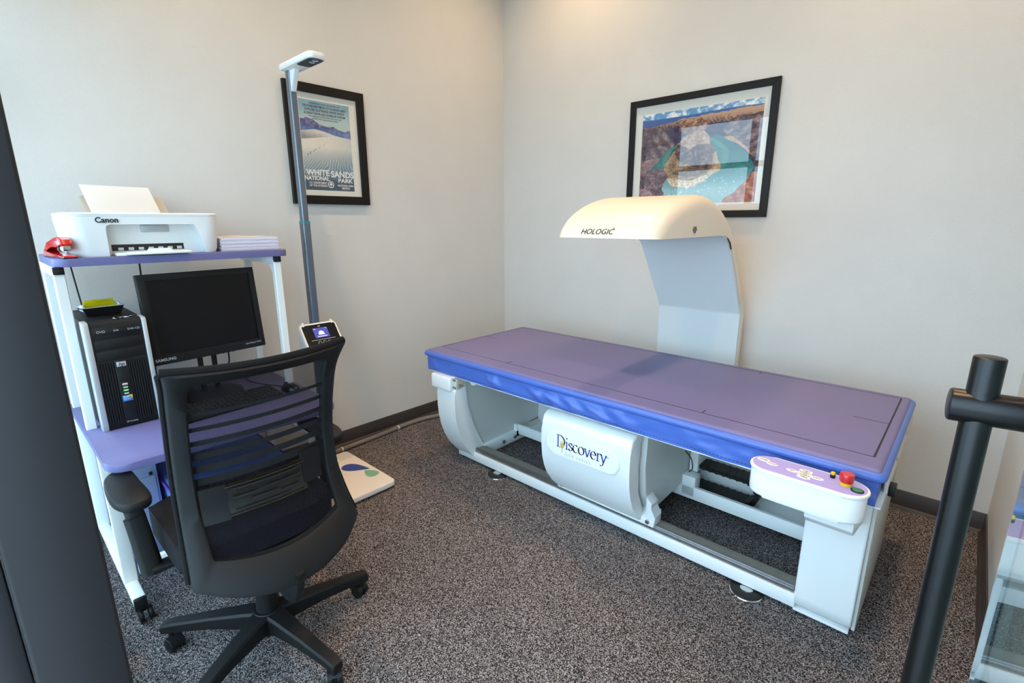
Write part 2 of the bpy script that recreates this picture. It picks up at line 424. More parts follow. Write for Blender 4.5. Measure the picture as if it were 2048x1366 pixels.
def skirt_e(X, sg):
    def f(u, v):
        y = PY0+0.006+u*(PY1-PY0-0.012); return Vector((X+sg*0.002*mnoise.noise((y*8, v*2, sg)), y, 0.604+v*0.092))
    return f
gridsurf(sk, skirt_e(PX0+0.005, -1), 40, 6); gridsurf(sk, skirt_e(PX1-0.005, 1), 40, 6)
def skirt_b(u, v): return Vector((PX0+0.005+u*(PX1-PX0-0.01), PY1-0.006, 0.604+v*0.092))
gridsurf(sk, skirt_b, 20, 2)
skirt = obj('skirt', sk, 'vinyl_daylit', pad, label='wrinkled vinyl skirt with blue daylight in its colour')
bm = nb(); pth = []
cr = 0.012
for cx, cy, a0 in ((PX1-cr, PY1-cr, 0), (PX0+cr, PY1-cr, 90), (PX0+cr, PY0+cr, 180), (PX1-cr, PY0+cr, 270)):
    for i in range(4):
        t = math.radians(a0+30*i); pth.append(Vector((cx+cr*math.cos(t), cy+cr*math.sin(t), 0)))
sweep(bm, [p+Vector((0,0,0.7095)) for p in pth], circ(0.0165, 12), closed=True, upv=(0,0,1))
obj('edge_roll', bm, 'vinyl_daylit', pad)
# stitching of the skirt
bm = nb(); n = 150
for i in range(n):
    x = PX0+0.03+(PX1-PX0-0.06)*i/n; h = 0.14
    y = PY0+0.006-wr(x, h)+0.0034-0.0008
    box(bm, (x, y-0.0006, 0.616), (x+0.008, y+0.001, 0.6175))
o = obj('stitching', bm, 'ink_navy', pad, smooth=False)
# printed limits on the pad
def line(bm, a, b, w, dash=None):
    a, b = Vector(a), Vector(b); d = (b-a); L = d.length; d.normalize(); nrm = Vector((-d.y, d.x, 0))
    segs = [(0, L)] if not dash else [(t, min(L, t+dash*0.62)) for t in np.arange(0, L, dash)]
    for s, e in segs:
        p = [a+d*s-nrm*w/2, a+d*e-nrm*w/2, a+d*e+nrm*w/2, a+d*s+nrm*w/2]
        lo = [bm.verts.new((q.x, q.y, PT-0.0004)) for q in p]; hi = [bm.verts.new((q.x, q.y, PT+0.0006)) for q in p]
        bm.faces.new(hi)
        for i in range(4): bm.faces.new((lo[i], lo[(i+1) % 4], hi[(i+1) % 4], hi[i]))
LX0, LX1, LY0, LY1 = 0.632, 2.865, -1.232, -0.475
bm = nb()
line(bm, (LX0, LY0, 0), (1.72, LY0, 0), 0.004, 0.012); line(bm, (1.72, LY0, 0), (LX1, LY0, 0), 0.0032)
line(bm, (LX0, LY1, 0), (2.05, LY1, 0), 0.004, 0.012); line(bm, (2.05, LY1, 0), (LX1, LY1, 0), 0.0032)
line(bm, (LX0, LY0, 0), (LX0, LY1, 0), 0.004, 0.012); line(bm, (LX1, LY0, 0), (LX1, LY1, 0), 0.006)
for x in (1.19, 2.285):
    line(bm, (x, LY0, 0), (x, LY0+0.04, 0), 0.004); line(bm, (x, LY1, 0), (x, LY1-0.03, 0), 0.004)
line(bm, (LX0, -0.85, 0), (LX0+0.1, -0.85, 0), 0.003, 0.012); line(bm, (LX1, -0.86, 0), (LX1-0.12, -0.86, 0), 0.0025)
obj('printed_limit_line', bm, 'ink_black', pad, smooth=False, label='thin black printed border line')
# table plate under the pad
bm = nb(); box(bm, (PX0+0.02, PY0+0.014, 0.597), (PX1+0.012, PY1-0.015, 0.604), 0.003); obj('table_plate', bm, 'scanner_white', sc)
bm = nb(); box(bm, (PX1+0.002, PY0+0.14, 0.60), (PX1+0.014, PY1-0.02, 0.70), 0.003); tp = obj('end_strip', bm, 'cream_plastic', sc)
bm = nb(); box(bm, (PX1+0.014, PY0+0.16, 0.585), (PX1+0.034, PY0+0.20, 0.625), 0.003); obj('latch', bm, 'black_plastic', tp)
for y in (PY0+0.3, PY0+0.6):
    bm = nb(); cyl(bm, (PX1+0.013, y, 0.67), (PX1+0.017, y, 0.67), 0.006, n=10); obj('screw', bm, 'steel', tp)
# left pedestal : curved front shell
def curved(y_top, z_top, zb=0.05):
    return [(y_top+0.02, z_top), (y_top+0.004, z_top-0.012), (y_top, z_top-0.04), (y_top, 0.40), (y_top+0.006, 0.33), (y_top+0.022, 0.26), (y_top+0.048, 0.19), (y_top+0.085, 0.125), (y_top+0.13, zb+0.022), (y_top+0.15, zb)]
f = curved(-1.345, 0.53, 0.045)
prof = f+[(-1.07, 0.045), (-1.13, 0.13), (-1.20, 0.26), (-1.245, 0.40), (-1.25, 0.53)]
bm = nb(); prism(bm, prof, 'x', 0.705, 0.868, 0.006); lp = obj('left_pedestal_shell', bm, 'scanner_white', sc)
bm = nb(); prism(bm, [(-1.255, 0.59), (-0.50, 0.59), (-0.50, 0.13), (-1.06, 0.075), (-1.14, 0.13), (-1.21, 0.26), (-1.25, 0.40)], 'x', 0.84, 0.858); obj('inner_panel', bm, 'scanner_grey', lp)
bm = nb(); box(bm, (0.668, -1.362, 0.512), (0.845, -1.30, 0.602), 0.014, 3); cap = obj('table_end_cap', bm, 'white_plastic', sc)
bm = nb(); box(bm, (0.845, -1.335, 0.53), (0.875, -1.31, 0.59), 0.003); obj('cap_bracket', bm, 'scanner_grey', cap)
for z in (0.54, 0.585):
    bm = nb(); cyl(bm, (0.845, -1.335, z), (0.87, -1.335, z), 0.006, n=10); obj('bolt', bm, 'steel', cap)
bm = nb(); prism(bm, [(0.87, 0.59), (0.95, 0.59), (0.95, 0.555), (0.915, 0.545)], 'y', -1.25, -0.6, 0.0); obj('slide_rail', bm, 'scanner_white', sc)
# base frame
bm = nb(); box(bm, (0.72, -1.20, 0.020), (2.70, -1.105, 0.078), 0.004); fr = obj('front_rail', bm, 'scanner_white', sc)
bm = nb(); box(bm, (0.872, -1.192, 0.077), (2.69, -1.178, 0.100), 0.002); box(bm, (0.872, -1.184, 0.098), (2.69, -1.178, 0.106), 0.001); obj('steel_lip', bm, 'rail_steel', fr)
bm = nb(); box(bm, (0.872, -1.178, 0.077), (2.69, -1.112, 0.098), 0.002); obj('track', bm, 'tan_steel', fr)
bm = nb(); box(bm, (0.85, -0.80, 0.075), (2.69, -0.775, 0.145), 0.004); box(bm, (0.85, -0.775, 0.075), (2.69, -0.56, 0.085)); rr = obj('rear_rail', bm, 'scanner_white', sc)
bm = nb(); box(bm, (0.86, -0.56, 0.04), (2.69, -0.545, 0.25), 0.003); obj('tray_back', bm, 'scanner_white', rr)
bm = nb(); box(bm, (0.86, -0.50, 0.24), (2.69, -0.485, 0.52), 0.003); rp = obj('rear_panel', bm, 'cream_plastic', sc)
bm = nb(); cyl(bm, (2.19, -0.503, 0.33), (2.19, -0.497, 0.33), 0.008, n=12); obj('bolt', bm, 'steel', rp)
bm = nb(); box(bm, (0.845, -1.12, 0.035), (0.885, -0.55, 0.105), 0.003); er = obj('end_rail', bm, 'scanner_white', sc)
for y in (-0.95, -0.84): 
    bm = nb(); cyl(bm, (0.885, y, 0.07), (0.894, y, 0.07), 0.012, n=12); obj('bolt', bm, 'steel', er)
bm = nb(); box(bm, (0.86, -0.82, 0.06), (0.885, -0.79, 0.15), 0.002); obj('corner_bracket', bm, 'scanner_white', er)
# right pedestal
prof = [(-1.205, 0.58), (-1.212, 0.40), (-1.212, 0.09), (-1.205, 0.055), (-1.19, 0.035), (-1.17, 0.02), (-0.50, 0.02), (-0.50, 0.58)]
bm = nb(); prism(bm, prof, 'x', 2.695, 2.885, 0.008); rpd = obj('right_pedestal', bm, 'scanner_white', sc)
bm = nb(); box(bm, (2.695, -1.198, 0.010), (2.88, -1.17, 0.022), 0.003); obj('foot_lip', bm, 'scanner_white', rpd)
bm = nb(); box(bm, (2.885, -1.19, 0.03), (2.897, -0.52, 0.60), 0.003); obj('side_panel', bm, 'scanner_grey', rpd)
bm = nb(); box(bm, (2.865, -1.235, 0.565), (2.898, -1.20, 0.600), 0.003); obj('corner_block', bm, 'black_plastic', rpd)
# levelling feet
for x, y in ((1.078, -1.203), (2.525, -1.203), (1.078, -0.50), (2.525, -0.50)):
    bm = nb(); lathe(bm, [(0.06, 0.0), (0.064, 0.004), (0.062, 0.010), (0.05, 0.013), (0.03, 0.014)], (x, y, 0)); ft = obj('levelling_foot', bm, 'black_rubber', sc)
    bm = nb(); lathe(bm, [(0.066, 0.0), (0.068, 0.003), (0.066, 0.006), (0.0635, 0.0065)], (x, y, 0), n=36); obj('rim', bm, 'chrome', ft)
    bm = nb(); lathe(bm, [(0.027, 0.012), (0.026, 0.016), (0.016, 0.019), (0.0, 0.019)] if y < -1 else [(0.027, 0.012), (0.026, 0.016), (0.012, 0.019), (0.012, 0.06)], (x, y, 0)); obj('stem', bm, 'chrome', ft)
# x-ray tank under the table
tf = curved(-1.335, 0.588, 0.115)
tf = [(-1.20, 0.568), (-1.255, 0.572), (-1.295, 0.568), (-1.32, 0.552), (-1.333, 0.522), (-1.335, 0.48), (-1.335, 0.40), (-1.328, 0.33), (-1.312, 0.27), (-1.285, 0.21), (-1.248, 0.155), (-1.20, 0.108)]
prof = tf+[(-1.15, 0.108), (-1.20, 0.17), (-1.25, 0.27), (-1.262, 0.40), (-1.25, 0.53)]
bm = nb(); prism(bm, prof, 'x', 1.525, 2.03, 0.010, 3); tk = obj('tank_cover', bm, 'scanner_white', sc)
bm = nb(); prism(bm, [(-1.22, 0.555), (-0.42, 0.555), (-0.42, 0.15), (-0.86, 0.15), (-1.13, 0.13), (-1.16, 0.17), (-1.21, 0.27), (-1.225, 0.40)], 'x', 1.55, 2.05, 0.004, 2); obj('tank_housing', bm, 'scanner_grey', tk)
bm = nb(); prism(bm, [(-1.198, 0.098), (-1.198, 0.122), (-1.185, 0.135), (-1.17, 0.15), (-1.12, 0.16), (-1.12, 0.098)], 'x', 1.532, 2.095, 0.003, 2); br = obj('carriage_bracket', bm, 'scanner_white', sc)
bm = nb(); prism(bm, [(2.05, 0.098), (2.095, 0.098), (2.10, 0.15), (2.075, 0.185), (2.08, 0.21), (2.05, 0.24)], 'y', -1.195, -1.13, 0.003, 2); obj('bracket_end', bm, 'scanner_white', br)
for x in (1.56, 2.065):
    bm = nb(); cyl(bm, (x, -1.198, 0.118), (x, -1.206, 0.118), 0.0105, n=14, bev=0.002); obj('bolt', bm, 'steel', br)
# name badge
def stad(cx, cz, hw, hh, k=12):
    pts = []
    for s, a0 in ((1, -90), (-1, 90)):
        for i in range(k+1):
            t = math.radians(a0+180*i/k); pts.append((cx+s*(hw-hh)+hh*math.cos(t), cz+hh*math.sin(t)))
    return pts
BCX, BCZ, BY = 1.768, 0.428, -1.336
bm = nb(); prism(bm, stad(BCX, BCZ, 0.213, 0.062), 'y', BY-0.003, BY+0.004, 0.001, 2); bd = obj('badge', bm, 'scanner_white', tk)
bm = nb(); prism(bm, stad(BCX, BCZ, 0.205, 0.055), 'y', BY-0.0036, BY+0.004, 0.0, 2); bdi = obj('badge_plate', bm, 'white_plastic', tk)
# lettering drawn with a broad nib: skeleton strokes
def nibtext(bm, glyphs, s, h, M, nibw, nibang, thin, shear=0.0):
    x0 = 0.0
    nv = Vector((math.cos(nibang), math.sin(nibang), 0))*nibw/2
    for ch in s:
        strokes, adv = glyphs[ch]
        for st in strokes:
            P = smoothpath([(p[0], p[1], 0) for p in st], 6) if len(st) > 2 else [Vector((*st[0], 0)), Vector((*st[1], 0))]
            P = [Vector((x0+p.x+shear*p.y, p.y, 0)) for p in P]
            for a, b in zip(P, P[1:]):
                d = (b-a)
                if d.length < 1e-6: continue
                nrm = Vector((-d.y, d.x, 0)).normalized()
                wa = max(abs(nv.dot(nrm)), thin/2)
                e = d.normalized()*thin*0.3
                q = [a-e-nrm*wa, b+e-nrm*wa, b+e+nrm*wa, a-e+nrm*wa]
                vs_ = [bm.verts.new(M @ (Vector((v.x*h, v.y*h, 0)))) for v in q]
                bm.faces.new(vs_)
        x0 += adv
    return x0*h
def ell(cx, cy, rx, ry, a0, a1, n=10): return [(cx+rx*math.cos(math.radians(a0+(a1-a0)*i/n)), cy+ry*math.sin(math.radians(a0+(a1-a0)*i/n))) for i in range(n+1)]
G = {
 'D': ([[(.25, 0), (.25, 1.6)], [(.0, 0), (.55, 0)], [(.0, 1.6), (.55, 1.6)], ell(.5, .8, .78, .8, 90, -90, 14)], 1.42),
 'i': ([[(.2, 0), (.2, 1.0)], [(.03, .98), (.2, 1.0)], [(.02, 0), (.38, 0)], [(.14, 1.42), (.26, 1.5)], [(.2, 1.38), (.2, 1.54)]], .47),
 's': ([[(.55, .8), (.48, .95), (.28, 1.0), (.1, .88), (.12, .7), (.32, .54), (.53, .38), (.56, .18), (.38, .0), (.16, .02), (.06, .2)]], .68),
 'c': ([ell(.42, .5, .38, .5, 50, 310, 14)], .80),
 'o': ([ell(.45, .5, .40, .5, 0, 360, 18)], .95),
 'v': ([[(.06, 1.0), (.42, 0)], [(.42, 0), (.76, 1.0)], [(-.06, 1.0), (.22, 1.0)], [(.62, 1.0), (.88, 1.0)]], .86),
 'e': ([[(.08, .58), (.76, .58)], ell(.42, .5, .36, .5, 12, 318, 16)], .84),
 'r': ([[(.2, 0), (.2, 1.0)], [(.03, .98), (.2, 1.0)], [(.02, 0), (.42, 0)], [(.2, .7), (.34, .93), (.5, 1.0), (.6, .93)]], .62),
 'y': ([[(.06, 1.0), (.42, .05)], [(.76, 1.0), (.42, .0), (.3, -.32), (.14, -.46), (-.02, -.42)], [(-.06, 1.0), (.22, 1.0)], [(.62, 1.0), (.88, 1.0)]], .86),
}
bm = nb(); M = frameM((BCX-0.142, BY-0.0042, BCZ-0.012), (1,0,0), (0,0,1))
nibtext(bm, G, 'Discovery', 0.0385, M, 0.0075/0.0385, math.radians(25), 0.06)
obj('lettering', bm, 'ink_blue', tk, smooth=False)
text('lettering', 'QDR SERIES', 0.020, frameM((BCX-0.09, BY-0.0042, BCZ-0.040), (1,0,0), (0,0,1)), 'ink_grey', tk, spacing=1.5)
text('lettering', 'TM', 0.010, frameM((BCX+0.142, BY-0.0042, BCZ+0.02), (1,0,0), (0,0,1)), 'ink_blue', tk)
bm = nb(); M = frameM((BCX-0.107, BY-0.0046, BCZ-0.024), (1,0,0), (0,0,1))
for ang, L in ((-28, .030), (-14, .042), (0, .050), (14, .042), (28, .030)):
    a = math.radians(ang); d = Vector((math.sin(a), math.cos(a), 0)); nn = Vector((d.y, -d.x, 0))
    b0 = Vector((0, 0.006, 0)); q = [b0, b0+d*L*0.6+nn*0.0035, b0+d*L, b0+d*L*0.6-nn*0.0035]
    bm.faces.new([bm.verts.new(M @ v) for v in q])
bm.faces.new([bm.verts.new(M @ Vector(v)) for v in ((-0.001, -0.014, 0), (0.001, -0.014, 0), (0.0025, 0.008, 0), (-0.0025, 0.008, 0))])
obj('emblem', bm, 'ink_gold', tk, smooth=False, label='small golden plume emblem')
# overhead arm
AXL, AXR = 1.530, 2.045
outer = smoothpath([(-1.243, 1.424, 0), (-1.225, 1.462, 0), (-1.165, 1.517, 0), (-1.06, 1.567, 0), (-0.93, 1.602, 0), (-0.79, 1.618, 0), (-0.66, 1.606, 0), (-0.545, 1.565, 0), (-0.455, 1.495, 0), (-0.375, 1.40, 0)], 4)
inner = [(-0.165, 0.99), (-0.40, 1.335), (-0.425, 1.368), (-0.455, 1.395), (-0.50, 1.412), (-0.56, 1.42)]
prof = [(p.x, p.y) for p in outer]+[(-0.088, 1.003), (-0.072, 0.97), (-0.072, 0.40), (-0.132, 0.40), (-0.132, 0.955)]+inner[0:1]+inner[1:]
# head (domed) and panel separately
OUT = [(p.x, p.y) for p in outer]+[(-0.240, 1.215), (-0.095, 1.010), (-0.076, 0.968), (-0.074, 0.64), (-0.074, 0.30)]
INN = [(-0.112, 0.30), (-0.112, 0.64), (-0.115, 0.962), (-0.128, 0.985), (-0.270, 1.195), (-0.385, 1.352), (-0.415, 1.388), (-0.455, 1.412), (-0.505, 1.424), (-0.57, 1.4245), (-0.80, 1.4245), (-1.05, 1.4245)]
def nrm2(P, i):
    a, b = Vector(P[max(i-1, 0)]), Vector(P[min(i+1, len(P)-1)]); d = (b-a).normalized(); return Vector((d.y, -d.x))
NRM = [nrm2(OUT, i) for i in range(len(OUT))]
RB = 0.062
loops = []
def arm_loop(x, ins):
    L = []
    for i, (y, z) in enumerate(OUT):
        k = ins if y < -0.62 else ins*min(1.0, max(0.08, (z-1.44)/0.14)); n_ = NRM[i]
        if i == 0: n_ = Vector((1, 0))
        L.append(Vector((x, y+n_.x*k, max(z+n_.y*k, 1.4245) if (y < -0.5) else z+n_.y*k)))
    return L+[Vector((x, y+(0 if y > -0.9 else 0), z)) for y, z in INN]
ST = [math.radians(d) for d in range(0, 91, 10)]
RL = 0.03
for t in ST: loops.append(arm_loop(AXL+RL*(1-math.cos(t)), RL*(1-math.sin(t))))
for t in reversed(ST): loops.append(arm_loop(AXR-RB*(1-math.cos(t)), RB*(1-math.sin(t))))
bm = nb(); R_ = [[bm.verts.new(v) for v in l] for l in loops]; n_ = len(R_[0])
for A_, B_ in zip(R_, R_[1:]):
    for i in range(n_): bm.faces.new((A_[i], A_[(i+1) % n_], B_[(i+1) % n_], B_[i]))
bm.faces.new(R_[0]); bm.faces.new(R_[-1])
ar = obj('arm_head', bm, 'cream_plastic', sc, angle=40, label='cream domed overhead arm shell')
panel = [(-0.110, 0.30), (-0.134, 0.30), (-0.134, 0.955), (-0.142, 0.972), (-0.402, 1.335), (-0.430, 1.374), (-0.465, 1.402), (-0.510, 1.4185), (-0.57, 1.4235), (-0.50, 1.4255), (-0.455, 1.414), (-0.410, 1.386), (-0.38, 1.352), (-0.268, 1.195), (-0.126, 0.985), (-0.113, 0.962)]
bm = nb(); prism(bm, panel, 'x', AXL+0.002, AXR-0.006, 0.002, 1); ap = obj('arm_panel', bm, 'scanner_white', sc, label='pale grey bent arm panel')
for x in (AXL+0.001, AXR-0.001):
    bm = nb()
    sweep(bm, [Vector((x, y, z)) for y, z in ((-0.462, 1.408), (-0.425, 1.385), (-0.398, 1.350))], rrect(0.006, 0.003, 0.001, 1)); obj('seam', bm, 'ink_black', ar)
bm = nb(); box(bm, (1.56, -0.42, 0.16), (2.03, -0.08, 0.50), 0.006); obj('arm_base', bm, 'scanner_grey', sc)
Mh = frameM((1.662, -1.2345, 1.452), (1,0,0), (0,0.45,1))
text('lettering', 'HOLOGIC', 0.036, Mh, 'ink_navy', ar, shear=0.25, sx=1.03)
text('lettering', '®', 0.012, frameM((1.826, -1.2285, 1.466), (1,0,0), (0,0.45,1)), 'ink_navy', ar)
for i, (s, z, sz) in enumerate((('LASER', 1.468, .0105), ('APERTURE', 1.459, .0085), ('DO NOT', 1.452, .007), ('STARE', 1.446, .007), ('C', 1.437, .007))):
    text('lettering', s, sz*1.25, frameM((AXR+0.0008, -0.885, z), (0,1,0), (0,0,1)), 'ink_navy', ar, align='CENTER')
# control console
cs = nb(); prism(cs, stad(2.718, -1.44, 0.166, 0.058, 14), 'z', 0.600, 0.690, 0.012, 3); con = obj('control_console', cs, 'white_plastic', sc)
bm = nb(); prism(bm, stad(2.718, -1.44, 0.171, 0.063, 14), 'z', 0.688, 0.700, 0.004, 2); obj('rim', bm, 'white_plastic', con)
bm = nb(); prism(bm, stad(2.718, -1.44, 0.163, 0.055, 14), 'z', 0.698, 0.7012, 0.0); obj('key_panel', bm, 'lavender', con)
def oval(cx, cy, a, b, s, sz=0.009):
    bm = nb(); prism(bm, [(cx+a*math.cos(2*PI*i/16), cy+b*math.sin(2*PI*i/16)) for i in range(16)], 'z', 0.7008, 0.7022); obj('membrane_key', bm, 'ink_white', con, smooth=False)
    text('key_lettering', s, sz, frameM((cx, cy, 0.7024), (1,0,0), (0,1,0)), 'ink_black', con, align='CENTER')
oval(2.583, -1.425, 0.020, 0.012, 'LASER', 0.010); oval(2.614, -1.44, 0.018, 0.010, 'ON/OFF', 0.008)
oval(2.676, -1.445, 0.018, 0.010, 'LEFT', 0.008); oval(2.748, -1.448, 0.019, 0.010, 'RIGHT', 0.008)
for i, s in enumerate(('TABLE', 'PATIENT', 'ENABLE', 'TABLE')): oval(2.711+0.001*i, -1.420-0.0165*i, 0.020, 0.010, s, 0.008)
bm = nb(); cyl(bm, (2.783, -1.408, 0.70), (2.783, -1.408, 0.712), 0.0075, n=14); lb = obj('indicator_lamp', bm, 'black_plastic', con)
bm = nb(); lathe(bm, [(0.0065, 0.712), (0.0065, 0.719), (0.003, 0.7215), (0, 0.722)], (2.783, -1.408, 0), n=14); obj('lens', bm, 'yellow_plastic', lb)
bm = nb(); cyl(bm, (2.823, -1.432, 0.70), (2.823, -1.432, 0.711), 0.0165, n=24); eb = obj('emergency_button', bm, 'yellow_plastic', con)
bm = nb(); lathe(bm, [(0.017, 0.711), (0.0195, 0.716), (0.020, 0.735), (0.0185, 0.739), (0, 0.740)], (2.823, -1.432, 0)); obj('mushroom_cap', bm, 'red_plastic', eb)
bm = nb(); cyl(bm, (2.856, -1.452, 0.70), (2.856, -1.452, 0.7035), 0.0175, n=24); gb = obj('start_lamp', bm, 'ink_black', con)
bm = nb(); cyl(bm, (2.856, -1.452, 0.7035), (2.856, -1.452, 0.7045), 0.0135, n=24); obj('lens', bm, 'green_light', gb)
bm = nb(); box(bm, (2.60, -1.45, 0.583), (2.66, -1.40, 0.602), 0.004); obj('under_tab', bm, 'white_plastic', con)
bm = nb(); prism(bm, [(-1.43, 0.602), (-1.425, 0.545), (-1.40, 0.52), (-1.19, 0.46), (-1.19, 0.602)], 'x', 2.722, 2.862, 0.006, 2); obj('console_bracket', bm, 'scanner_white', con)
# cable drag chain in the rear tray
ch = nb()
path = []
z0, z1 = 0.098, 0.225; rr_ = (z1-z0)/2
for i in range(9): path.append((2.055+0.275*i/8*1.0, z1, 0.0))
for i in range(1, 8): a = PI/2-PI*i/8; path.append((2.330+rr_*math.cos(a), (z0+z1)/2+rr_*math.sin(a), PI/2-a))
for i in range(9): path.append((2.330-0.275*i/8, z0, PI))
proto = None
for x, z, a in path:
    if proto is None:
        b = nb(); box(b, (-0.0185, -0.05, -0.011), (0.0185, 0.05, 0.011), 0.003, 1)
        box(b, (-0.004, -0.0515, -0.0118), (0.004, -0.03, 0.0118)); box(b, (-0.004, 0.03, -0.0118), (0.004, 0.0515, 0.0118))
        o = obj('chain_link', b, 'black_plastic', None); o.parent = sc; proto = o
    else:
        o = proto.copy(); COL.objects.link(o); o.parent = sc
    o.location = Vector((x, -0.66, z))-OFF[sc.name]; o.rotation_euler = (0, a, 0)
bm = nb(); box(bm, (2.055, -0.73, 0.20), (2.10, -0.59, 0.42), 0.004); obj('chain_bracket', bm, 'scanner_white', sc)
bm = nb(); box(bm, (2.05, -0.80, 0.09), (2.12, -0.73, 0.20), 0.003); bk = obj('carriage_block', bm, 'scanner_white', sc)
bm = nb(); tube(bm, [(2.052, -0.79, 0.33), (2.09, -0.80, 0.30), (2.10, -0.80, 0.25), (2.08, -0.79, 0.22)], 0.003, 6); obj('loose_wire', bm, 'ink_black', bk)
# ================================================================== computer desk
def boolcut(bm, cutters):
    me = bpy.data.meshes.new('b'); bmesh.ops.recalc_face_normals(bm, faces=bm.faces); bm.to_mesh(me); bm.free(); o = bpy.data.objects.new('b', me); COL.objects.link(o)
    tmp = []
    for c in cutters:
        mc = bpy.data.meshes.new('c'); bmesh.ops.recalc_face_normals(c, faces=c.faces); c.to_mesh(mc); c.free(); oc = bpy.data.objects.new('c', mc); COL.objects.link(oc); tmp.append(oc)
        md = o.modifiers.new('x', 'BOOLEAN'); md.operation = 'DIFFERENCE'; md.object = oc; md.solver = 'EXACT'
    dg = bpy.context.evaluated_depsgraph_get(); m2 = bpy.data.meshes.new_from_object(o.evaluated_get(dg))
    out = bmesh.new(); out.from_mesh(m2)
    for q in tmp+[o]: bpy.data.objects.remove(q)
    return out
def rounded_plan(x0, x1, y0, y1, rf, rb, k=6):
    pts = []
    for cx, cy, r, a0 in ((x1-rf, y1-rf, rf, 0), (x0+rb, y1-rb, rb, 90), (x0+rb, y0+rb, rb, 180), (x1-rf, y0+rf, rf, 270)):
        for i in range(k+1):
            t = math.radians(a0+90*i/k); pts.append((cx+r*math.cos(t), cy+r*math.sin(t)))
    return pts
dk = thing('computer_desk', 'white tubular computer desk on casters with purple worktop and raised shelf', 'desk', (0.5, -2.54, 0))
bm = nb(); prism(bm, rounded_plan(0.10, 1.0, -2.968, -2.135, 0.07, 0.01), 'z', 0.672, 0.700, 0.003, 2); obj('worktop', bm, 'laminate', dk)
bm = nb(); prism(bm, rounded_plan(0.10, 0.565, -2.955, -2.098, 0.05, 0.01), 'z', 1.340, 1.370, 0.003, 2); obj('top_shelf', bm, 'laminate', dk)
SEC = rrect(0.032, 0.034, 0.003, 1)
for y, sg in ((-2.942, -1), (-2.15, 1)):
    for x in (0.52, 0.16):
        bm = nb(); sweep(bm, [(x, y, 0.70), (x, y, 1.32)], SEC, upv=(0,1,0)); p = obj('upper_post', bm, 'white_metal', dk)
        bm = nb(); sweep(bm, [(x if x < 0.5 else x+0.21, y, 0.10), (x if x < 0.5 else x+0.21, y, 0.672)], rrect(0.03, 0.045, 0.005, 2), upv=(0,1,0)); obj('lower_leg', bm, 'white_metal', dk)
    bm = nb(); box(bm, (0.10, y-0.016, 1.302), (0.528, y+0.016, 1.340), 0.004); obj('shelf_bearer', bm, 'white_metal', dk)
    bm = nb(); box(bm, (0.528, y-0.0165, 1.312), (0.545, y+0.0165, 1.3395), 0.003); obj('end_cap', bm, 'black_plastic', dk)
    # gusset with rounded inner corner
    g = [(0.505, 1.30), (0.42, 1.30)]+[(0.42+0.07*math.sin(t), 1.23+0.07*math.cos(t)) for t in np.linspace(0, PI/2, 6)][1:]+[(0.49, 1.20), (0.505, 1.20)]
    bm = nb(); prism(bm, g, 'y', y-0.008, y+0.008, 0.0); obj('gusset', bm, 'white_metal', dk)
    bm = nb(); box(bm, (0.10, y-0.016, 0.632), (0.86, y+0.016, 0.672), 0.004); obj('worktop_bearer', bm, 'white_metal', dk)
    bm = nb(); box(bm, (0.08, y-0.020, 0.072), (0.868, y+0.020, 0.110), 0.005); obj('foot_bar', bm, 'white_metal', dk)
    bm = nb(); box(bm, (0.866, y-0.0205, 0.068), (0.884, y+0.0205, 0.1105), 0.005); obj('end_cap', bm, 'black_plastic', dk)
    for x in (0.125, 0.855):
        c = Vector((x+0.012, y-0.008*sg, 0.029))
        bm = nb()
        for s in (-0.021, 0.010): cyl(bm, c+Vector((0, s, 0)), c+Vector((0, s+0.015, 0)), 0.028, n=22, bev=0.004)
        cs_ = obj('caster', bm, 'black_plastic', dk)
        bm = nb(); cyl(bm, c+Vector((-0.012, 0, 0.012)), c+Vector((-0.012, 0, 0.047)), 0.010, n=14)
        gridsurf(bm, lambda u, v, c=c: c+Vector((-0.031*math.cos(PI*(0.0+0.62*u)), -0.024+0.048*v, 0.031*math.sin(PI*(0.0+0.62*u)))), 10, 2); obj('fork', bm, 'black_plastic', cs_)
bm = nb(); box(bm, (0.705, -2.91, 0.115), (0.735, -2.16, 0.165), 0.004); obj('cross_bar', bm, 'white_metal', dk)
bm = nb(); box(bm, (0.12, -2.91, 0.40), (0.135, -2.16, 0.62), 0.003); obj('back_panel', bm, 'white_metal', dk)
bm = nb(); box(bm, (0.15, -2.125, 0.42), (0.76, -2.115, 0.44), 0.003); obj('side_brace', bm, 'white_metal', dk)

# equipment under the desk
ub = thing('equipment_box', 'blue-grey steel equipment box on the floor under the desk left side', 'box', (0.4, -2.84, 0))
bm = nb(); box(bm, (0.16, -2.905, 0.0), (0.55, -2.765, 0.575), 0.004); obj('casing', bm, 'steel_blue', ub)
bm = nb(); box(bm, (0.55, -2.895, 0.06), (0.556, -2.775, 0.44), 0.002); obj('front_panel', bm, 'steel_blue', ub)
bm = nb(); cyl(bm, (0.556, -2.79, 0.455), (0.565, -2.79, 0.455), 0.007, n=12); obj('knob', bm, 'black_plastic', ub)
kb = thing('positioning_block', 'blue vinyl positioning cushion with purple piping under the desk', 'cushion', (0.5, -2.5, 0))
bm = nb(); box(bm, (0.26, -2.745, 0.0), (0.66, -2.27, 0.40), 0.025, 4); blk = obj('block', bm, 'vinyl_block', kb)
bm = nb(); pth = [Vector((x, y, 0.385)) for x, y in rounded_plan(0.255, 0.664, -2.749, -2.266, 0.028, 0.028, 4)]
sweep(bm, pth, circ(0.006, 8), closed=True, upv=(0,0,1)); obj('piping', bm, 'purple_trim', kb, label='purple piping')

